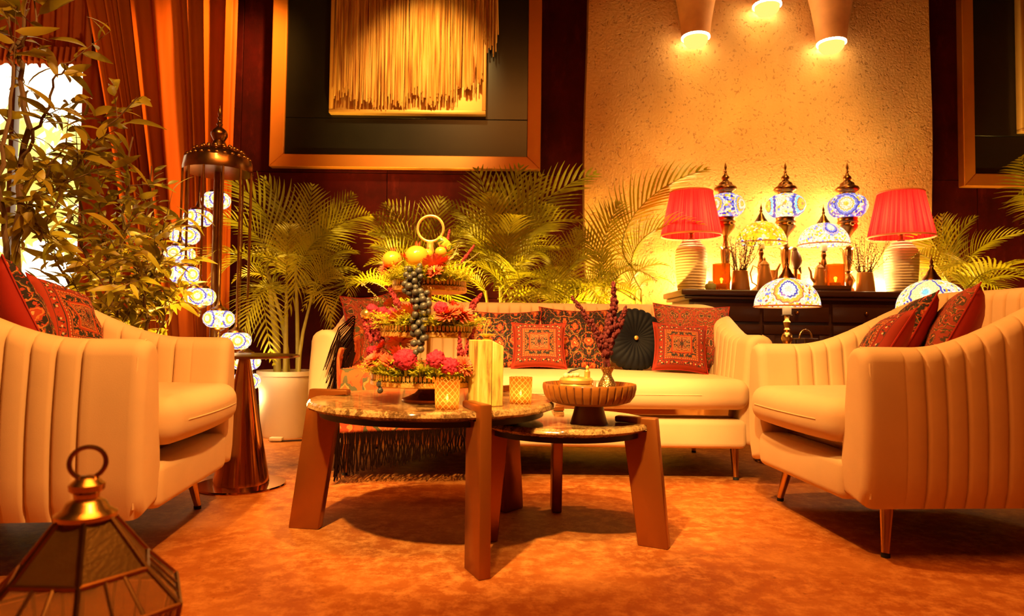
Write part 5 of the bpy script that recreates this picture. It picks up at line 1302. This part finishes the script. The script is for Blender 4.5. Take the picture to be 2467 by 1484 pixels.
def palm(name, label, base, canes, Y, aims, rnd, seed, pot):
    """canes: (root dx, dy, top x px, top y px, radius); aims: (base px, tip px, depth shift of the tip, template, roll)"""
    q = random.Random(seed); b0 = Vector(base)
    t = thing(name, label, 'palm', base, 0, 'areca palms around the seating')
    r, h, m = pot
    bm = B(); lathe(bm, [(0.0, 0.0), (r*0.80, 0.0), (r*0.83, 0.02), (r*0.93, h*0.72), (r*0.97, h*0.76), (r*0.98, h-0.03), (r*1.02, h-0.028), (r*1.02, h), (r*0.94, h), (r*0.92, h-0.05), (0.0, h-0.05)], 56, cap=False); obj('pot', bm, MT[m], t, angle=35)
    bm = B(); lathe(bm, [(0.0, h-0.045), (r*0.91, h-0.045), (r*0.91, h-0.06), (0, h-0.06)], 40, cap=False); obj('soil', bm, MT['soil'], t)
    tops = []
    for (dx, dy, px, py, rr) in canes:
        tp = at(px, py, Y) - b0; a = Vector((dx, dy, h-0.05)); mid = a.lerp(tp, 0.5) + Vector(((a.x-tp.x)*0.22, 0, 0.02))
        bm = B(); tube(bm, [a, a.lerp(mid, .5)+Vector(((a.x-tp.x)*0.08, 0, 0)), mid, mid.lerp(tp, .5), tp], [rr, rr*0.9, rr*0.8, rr*0.65, rr*0.5], 10); obj('cane', bm, MT['cane'], t); tops.append(tp)
    for (bx, by, tx, ty, dy, k, roll) in aims:
        a = at(bx, by, Y); e = at(tx, ty, Y+dy); D = e - a; c = AX[k].copy(); pre = Matrix.Identity(3); rl = -roll
        if D.x < 0: c.x = -c.x; pre = Matrix.Rotation(PI, 3, 'Z'); rl = roll
        M = Matrix.Rotation(math.radians(rl), 3, D.normalized()) @ c.rotation_difference(D).to_matrix() @ pre
        o = obj('frond', FR[k], None, t, a - b0, M.to_euler()); s_ = D.length/c.length; o.scale = (s_, s_, s_)
        lim = 4.84 if max(a.x, e.x) > 0.50 else 4.955
        my = max((M @ v.co).y for v in FR[k].vertices)*s_ + a.y
        if my > lim: o.location.y -= my - lim
    for i in range(rnd):
        tp = tops[i % len(tops)] - Vector((0, 0, 0.10*q.random())); az = q.uniform(-0.95*PI, -0.05*PI); tilt = 0.5+0.7*q.random(); k = q.randrange(5); s_ = 0.5+0.3*q.random()
        o = obj('frond', FR[k], None, t, tp, (Matrix.Rotation(az, 3, 'Z') @ Matrix.Rotation(tilt, 3, 'Y') @ Matrix.Rotation(q.gauss(0, .4), 3, 'Z')).to_euler()); o.scale = (s_, s_, s_)
    return t
palm('potted_palm', 'tall areca palm in a white planter beside the sofa arm', (-1.405, 4.18, 0),
     [(-0.06, 0, 648, 690, .026), (0.0, -0.04, 690, 700, .017), (0.06, 0.02, 712, 640, .015), (0.08, -0.03, 755, 700, .013), (-0.01, 0.05, 640, 640, .016)], 4.15,
     [(648, 690, 556, 432, 0, 0, 70), (655, 680, 640, 432, .1, 0, 80), (640, 660, 532, 520, 0, 0, 60), (712, 650, 752, 448, 0, 0, 75), (712, 640, 892, 520, 0, 1, 60), (712, 640, 850, 470, .1, 1, 75), (690, 700, 590, 610, -.1, 4, 50),
      (690, 710, 620, 735, -.2, 3, 30), (690, 710, 730, 745, -.25, 3, 30), (755, 700, 860, 610, -.1, 1, 40), (755, 705, 840, 720, -.2, 4, 30), (660, 690, 560, 680, -.1, 4, 40), (712, 660, 800, 560, -.1, 0, 50), (755, 710, 880, 680, -.1, 3, 35), (690, 690, 700, 540, -.1, 2, 60)], 6, 11, (0.178, 0.405, 'potwhite'))
palm('areca_palm', 'areca palm with brightly lit fronds behind the tiered flower stand', (-0.58, 4.42, 0),
     [(0, 0, 1000, 700, .018), (0.05, 0, 1030, 700, .016), (-0.05, 0.02, 960, 700, .015)], 4.40,
     [(1030, 690, 890, 560, -.1, 1, 60), (1020, 690, 930, 492, 0, 0, 75), (1030, 690, 1062, 478, 0, 0, 80), (1000, 700, 880, 640, -.1, 1, 45), (1000, 710, 900, 590, -.1, 0, 60), (1030, 700, 1120, 560, -.1, 1, 60), (960, 720, 860, 690, -.1, 4, 40), (1020, 720, 1080, 640, -.1, 3, 40), (960, 700, 900, 520, 0, 2, 75)], 4, 12, (0.15, 0.30, 'terra'))
palm('areca_palm', 'tallest areca palm fanning out in front of the string art', (-0.06, 4.52, 0),
     [(0, 0, 1205, 690, .020), (0.05, 0.02, 1230, 700, .016), (-0.06, 0, 1170, 700, .016), (0.02, -0.06, 1215, 720, .014)], 4.48,
     [(1205, 680, 1252, 405, .1, 0, 82), (1200, 680, 1150, 412, .1, 0, 82), (1210, 690, 1300, 425, .05, 0, 75), (1195, 690, 1075, 490, 0, 1, 65), (1220, 690, 1420, 440, 0, 1, 60), (1225, 700, 1400, 530, -.1, 1, 45), (1200, 720, 1120, 600, -.15, 3, 40), (1240, 710, 1385, 600, -.1, 1, 40),
      (1190, 700, 1100, 540, 0, 0, 60), (1215, 700, 1240, 520, -.2, 2, 70), (1215, 720, 1300, 640, -.2, 3, 35), (1200, 690, 1180, 470, -.1, 2, 80), (1230, 690, 1330, 500, 0, 0, 65), (1170, 720, 1090, 680, -.15, 4, 35)], 5, 13, (0.16, 0.32, 'terra'))
palm('areca_palm', 'areca palm with bright yellow fronds at the end of the stucco pier', (0.38, 4.50, 0),
     [(0, 0, 1360, 720, .016), (0.05, 0, 1400, 730, .014), (-0.05, 0, 1330, 730, .014)], 4.42,
     [(1350, 730, 1250, 680, -.15, 3, 35), (1360, 720, 1440, 610, -.1, 1, 50), (1340, 725, 1290, 600, -.1, 1, 50), (1360, 735, 1240, 725, -.15, 3, 25), (1400, 735, 1480, 660, -.1, 0, 50), (1380, 730, 1395, 560, 0, 2, 75), (1350, 735, 1320, 650, -.2, 4, 40), (1400, 740, 1520, 700, -.1, 4, 35), (1370, 735, 1420, 690, -.2, 3, 30)], 6, 14, (0.14, 0.28, 'terra'))
palm('areca_palm', 'areca palm with one big frond arching before the stucco pier', (0.80, 4.52, 0),
     [(0.02, 0, 1530, 690, .014), (0.06, -0.03, 1545, 700, .013), (-0.04, 0, 1455, 700, .013)], 4.45,
     [(1525, 660, 1682, 422, 0, 1, 55), (1545, 700, 1690, 540, -.1, 1, 30), (1455, 700, 1492, 492, .05, 2, 75), (1450, 710, 1390, 550, 0, 0, 60), (1520, 720, 1610, 640, -.1, 4, 35), (1455, 710, 1440, 600, -.1, 4, 60), (1540, 715, 1625, 690, -.1, 3, 30), (1460, 715, 1540, 640, -.1, 0, 40)], 3, 15, (0.13, 0.26, 'terra'))
palm('areca_palm', 'areca palm beside the dresser against the maroon wall', (3.18, 4.50, 0),
     [(0, 0, 2330, 700, .018), (0.06, 0, 2370, 700, .016), (-0.03, -0.04, 2300, 710, .014)], 4.45,
     [(2330, 700, 2225, 535, 0, 0, 65), (2330, 690, 2270, 520, .1, 0, 75), (2370, 690, 2345, 525, .1, 0, 70), (2370, 690, 2465, 560, 0, 1, 60), (2300, 710, 2200, 620, -.1, 4, 40), (2370, 700, 2440, 650, -.15, 3, 40), (2330, 710, 2290, 660, -.2, 4, 35), (2340, 710, 2390, 690, -.2, 3, 30)], 4, 16, (0.15, 0.30, 'terra'))
palm('areca_palm', 'areca palm cut off by the edge, beyond the far armchair', (3.85, 4.10, 0),
     [(0, 0, 2600, 560, .018), (0.05, 0.03, 2640, 620, .016)], 4.05,
     [(2600, 560, 2452, 470, 0, 0, 50), (2600, 560, 2460, 380, 0, 0, 60), (2640, 600, 2520, 600, -.1, 4, 40), (2640, 600, 2700, 400, 0, 1, 60)], 2, 17, (0.15, 0.30, 'terra'))

# ------------------------------------------------------------------ leafy shrubs by the window
def shrub(name, label, base, limbs, twigs, leaves, seed, Lf, group, extra):
    q = random.Random(seed)
    t = thing(name, label, 'shrub', base, 0, group); b0 = Vector(base)
    ends = []
    for pts, r in limbs:
        P = [Vector(p)-b0 for p in pts]
        fine = []
        for i in range(len(P)-1):
            for k in range(5): fine.append(P[i].lerp(P[i+1], k/5) + Vector((q.gauss(0, .008), q.gauss(0, .008), q.gauss(0, .006))))
        fine.append(P[-1])
        bm = B(); tube(bm, fine, [r*(1-0.8*k/(len(fine)-1))+0.0012 for k in range(len(fine))], 6); obj('branch', bm, MT['bark'], t)
        ends.append(fine)
    LM = [leaf_mesh(Lf*(0.8+0.2*i), Lf*0.22, 0.22, 0.2+0.12*i) for i in range(4)]
    tw = B(); cnt = 0; spots = []
    for i in range(twigs):
        f = ends[q.randrange(len(ends))]; k = q.randrange(len(f)//4, len(f)); c = f[k]
        d = (f[k]-f[max(0, k-3)]).normalized() + Vector((q.gauss(0, .8), q.gauss(0, .8), q.gauss(0.15, .6))); d.normalize()
        L = 0.10+0.18*q.random(); pts = [c + d*L*s + Vector((0, 0, -0.06*L*s*s)) for s in (0, .33, .66, 1)]
        tube(tw, pts, [0.0026, 0.0022, 0.0017, 0.001], 4)
        nl = 5+q.randrange(4)
        for j in range(nl):
            s = (j+1)/nl; p = pts[0].lerp(pts[3], s)
            sd = Vector((q.gauss(0, 1), q.gauss(0, 1), q.gauss(-0.1, .6))).normalized()
            spots.append((p, (d*0.7 + sd).normalized()))
    o = obj('twigs', tw, MT['bark'], t); o['kind'] = 'stuff'
    q.shuffle(spots)
    spots.sort(key=lambda s: (s[0]+b0).y)       # the ones nearest the room show largest
    def rotm(d): return (d.to_track_quat('X', 'Z').to_matrix() @ Matrix.Rotation(q.gauss(0, 0.7), 3, 'X'))
    for p, d in spots[:leaves]:
        o = obj('leaf', LM[q.randrange(4)], None, t, p, rotm(d).to_euler()); s = 0.75+0.5*q.random(); o.scale = (s, s, s)
    rest = spots[leaves:leaves+extra]
    if rest:
        bm = B()
        for p, d in rest:
            M = Matrix.Translation(p) @ rotm(d).to_4x4() @ Matrix.Scale(0.75+0.5*q.random(), 4); bmt = B(); bmt.from_mesh(LM[q.randrange(4)]); bmesh.ops.transform(bmt, matrix=M, verts=bmt.verts)
            me = bpy.data.meshes.new('tmp'); bmt.to_mesh(me); bmt.free(); bm.from_mesh(me); bpy.data.meshes.remove(me)
        o = obj('leaf_mass', bm, MT['ficus'], t); o['kind'] = 'stuff'
    return t
b1 = (-2.20, 3.05, 0)
shrub('leafy_tree', 'slender leafy tree rising to the ceiling in front of the bright window', b1,
      [([b1, at(40, 560, 3.0), at(60, 300, 3.0), at(45, 120, 3.0), at(70, -60, 3.0)], .020), ([b1, at(10, 600, 2.8), at(5, 400, 2.8), at(30, 200, 2.9), at(20, 30, 2.9)], .014), ([at(50, 400, 3.0), at(100, 300, 2.95), at(130, 190, 2.9), at(170, 150, 2.9)], .008),
       ([at(45, 520, 3.0), at(110, 440, 2.95), at(160, 330, 2.95)], .008), ([at(40, 560, 3.0), at(110, 540, 2.9), at(170, 430, 2.9)], .008), ([at(45, 120, 3.0), at(90, 60, 2.95), at(85, 0, 2.95)], .006),
       ([at(20, 480, 2.9), at(60, 500, 2.8), at(100, 580, 2.8)], .006), ([at(130, 460, 2.95), at(220, 350, 2.95), at(330, 235, 2.95)], .005)], 42, 290, 21, 0.100, 'leafy shrubs by the window', 60)
b2 = (-2.05, 3.55, 0)
shrub('leafy_shrub', 'bushy broad-leaved shrub between the curtain and the floor lamp', b2,
      [([b2, at(230, 700, 3.4), at(190, 560, 3.35), at(190, 420, 3.3)], .016), ([b2, at(330, 740, 3.3), at(370, 640, 3.3), at(395, 540, 3.35)], .010), ([b2, at(260, 740, 3.2), at(270, 640, 3.2), at(300, 560, 3.2)], .010), ([b2, at(290, 680, 3.45), at(300, 520, 3.4), at(320, 330, 3.4)], .014), ([b2, at(310, 720, 3.6), at(350, 600, 3.6), at(365, 400, 3.6)], .012), ([at(290, 680, 3.45), at(250, 600, 3.3), at(240, 460, 3.3)], .010),
       ([b2, at(200, 740, 3.2), at(150, 650, 3.15), at(110, 540, 3.1)], .010), ([b2, at(300, 770, 3.2), at(340, 700, 3.1), at(380, 650, 3.1)], .010)], 100, 295, 22, 0.080, 'leafy shrubs by the window', 420)
b3 = (-1.72, 3.20, 0)
shrub('leafy_shrub', 'low golden-lit shrub filling the gap behind the armchair back', b3,
      [([b3, at(300, 790, 3.0), at(270, 720, 2.95), at(230, 660, 2.9)], .010), ([b3, at(360, 800, 3.1), at(350, 720, 3.05), at(330, 640, 3.0)], .010), ([b3, at(390, 800, 3.2), at(400, 740, 3.2), at(385, 690, 3.2)], .009), ([b3, at(250, 780, 3.0), at(190, 720, 2.95), at(150, 690, 2.9)], .009)], 48, 280, 23, 0.070, 'leafy shrubs by the window', 60)
# ------------------------------------------------------------------ foreground lantern
pl = at(207, 1240, 1.03); NL = 6
ln = thing('lantern', 'antique brass six-sided glass lantern standing close to the camera', 'lantern', (pl.x, pl.y, 0), -0.02)
def hexp(r, z, k): a = 2*PI*k/NL; return Vector((r*math.cos(a), r*math.sin(a), z))
z_sh, z_rf, r_rf, z_ev, r_ev = pl.z, 0.286, 0.098, 0.233, 0.150
def hexsolid(prof):
    bm = B(); rings = [[bm.verts.new(hexp(r, z, k)) for k in range(NL)] for r, z in prof]
    for A, C in zip(rings, rings[1:]):
        for k in range(NL): bm.faces.new((A[k], A[(k+1) % NL], C[(k+1) % NL], C[k]))
    bm.faces.new(rings[0][::-1]); bm.faces.new(rings[-1]); return bm
obj('base', hexsolid([(0.128, 0), (0.128, 0.012), (0.118, 0.022)]), MT['brass'], ln, smooth=False)
def slab(pts, th_=0.002):
    bm = B(); bm.faces.new([bm.verts.new(p) for p in pts]); bmesh.ops.solidify(bm, geom=bm.faces[:], thickness=th_); return bm
for k in range(NL):
    bm = B(); tube(bm, [hexp(0.114, 0.018, k), hexp(r_ev, z_ev, k), hexp(r_rf, z_rf, k), hexp(0.036, z_sh, k)], 0.0042, 6); obj('rib', bm, MT['bronze'], ln)
    bm = B(); tube(bm, [hexp(r_rf, z_rf, k), hexp(r_rf, z_rf, k+1)], 0.0042, 6); obj('rail', bm, MT['bronze'], ln)
    bm = B(); tube(bm, [hexp(r_ev, z_ev, k), hexp(r_ev, z_ev, k+1)], 0.0042, 6); obj('rail', bm, MT['bronze'], ln)
    for f in (0.36, 0.64):
        bm = B(); tube(bm, [hexp(r_rf, z_rf, k).lerp(hexp(r_rf, z_rf, k+1), f), hexp(r_ev, z_ev, k).lerp(hexp(r_ev, z_ev, k+1), f), hexp(0.114, 0.02, k).lerp(hexp(0.114, 0.02, k+1), f)], 0.003, 6); obj('glazing_bar', bm, MT['bronze'], ln)
    def quad(r0, z0, r1, z1):
        return [hexp(r0, z0, k).lerp(hexp(r0, z0, k+1), .03), hexp(r0, z0, k).lerp(hexp(r0, z0, k+1), .97), hexp(r1, z1, k).lerp(hexp(r1, z1, k+1), .97), hexp(r1, z1, k).lerp(hexp(r1, z1, k+1), .03)]
    obj('pane', slab(quad(0.113, 0.024, r_ev-0.002, z_ev-0.005)), MT['glass'], ln); obj('pane', slab(quad(r_ev-0.003, z_ev+0.003, r_rf+0.002, z_rf-0.003)), MT['glass'], ln)
    obj('roof_panel', slab([hexp(r_rf-0.002, z_rf+0.001, k), hexp(r_rf-0.002, z_rf+0.001, k+1), hexp(0.035, z_sh, k+1), hexp(0.035, z_sh, k)]), MT['roofp'], ln, smooth=False)
bm = B(); lathe(bm, [(0.042, z_sh-0.004), (0.043, z_sh+0.003), (0.032, z_sh+0.010), (0.027, z_sh+0.020), (0.017, z_sh+0.026), (0.018, z_sh+0.033), (0.024, z_sh+0.038), (0.025, z_sh+0.047), (0.016, z_sh+0.055), (0.009, z_sh+0.060)], 24); obj('cap', bm, MT['brass'], ln)
bm = B(); tube(bm, [(0.024*math.cos(a), 0.0, z_sh+0.079+0.024*math.sin(a)) for a in [2*PI*k/32 for k in range(32)]], 0.0036, 8, closed=True); obj('ring', bm, MT['bronze'], ln, (0, 0, 0), (0, 0, 0.55))
bm = B(); lathe(bm, [(0.035, 0.0225), (0.035, 0.13), (0.028, 0.134)], 24); obj('candle', bm, MT['wax'], ln)
# ------------------------------------------------------------------ power lead by the planter
pc = at(662, 1062, 4.0)
bm = B(); tube(bm, [(pc.x-0.02, 3.96, 0.006), (pc.x+0.06, 3.93, 0.006), (pc.x+0.16, 3.97, 0.006), (pc.x+0.26, 4.00, 0.006), (pc.x+0.5, 4.10, 0.006), (pc.x+0.9, 4.25, 0.006)], 0.005, 6)
cb = tag(obj('power_lead', bm, MT['cable']), 'thin dark power lead lying on the floor by the white planter', 'cable')
bm = B(); box(bm, (pc.x+0.03, 3.94, 0.016), (0.075, 0.045, 0.022), bevel=0.006); obj('plug', bm, MT['potwhite'], cb)
# glowing glass is sampled by its own lamp lights
for m in bpy.data.materials:
    if m.node_tree and any(n_.type == 'EMISSION' for n_ in m.node_tree.nodes): m.cycles.emission_sampling = 'NONE'
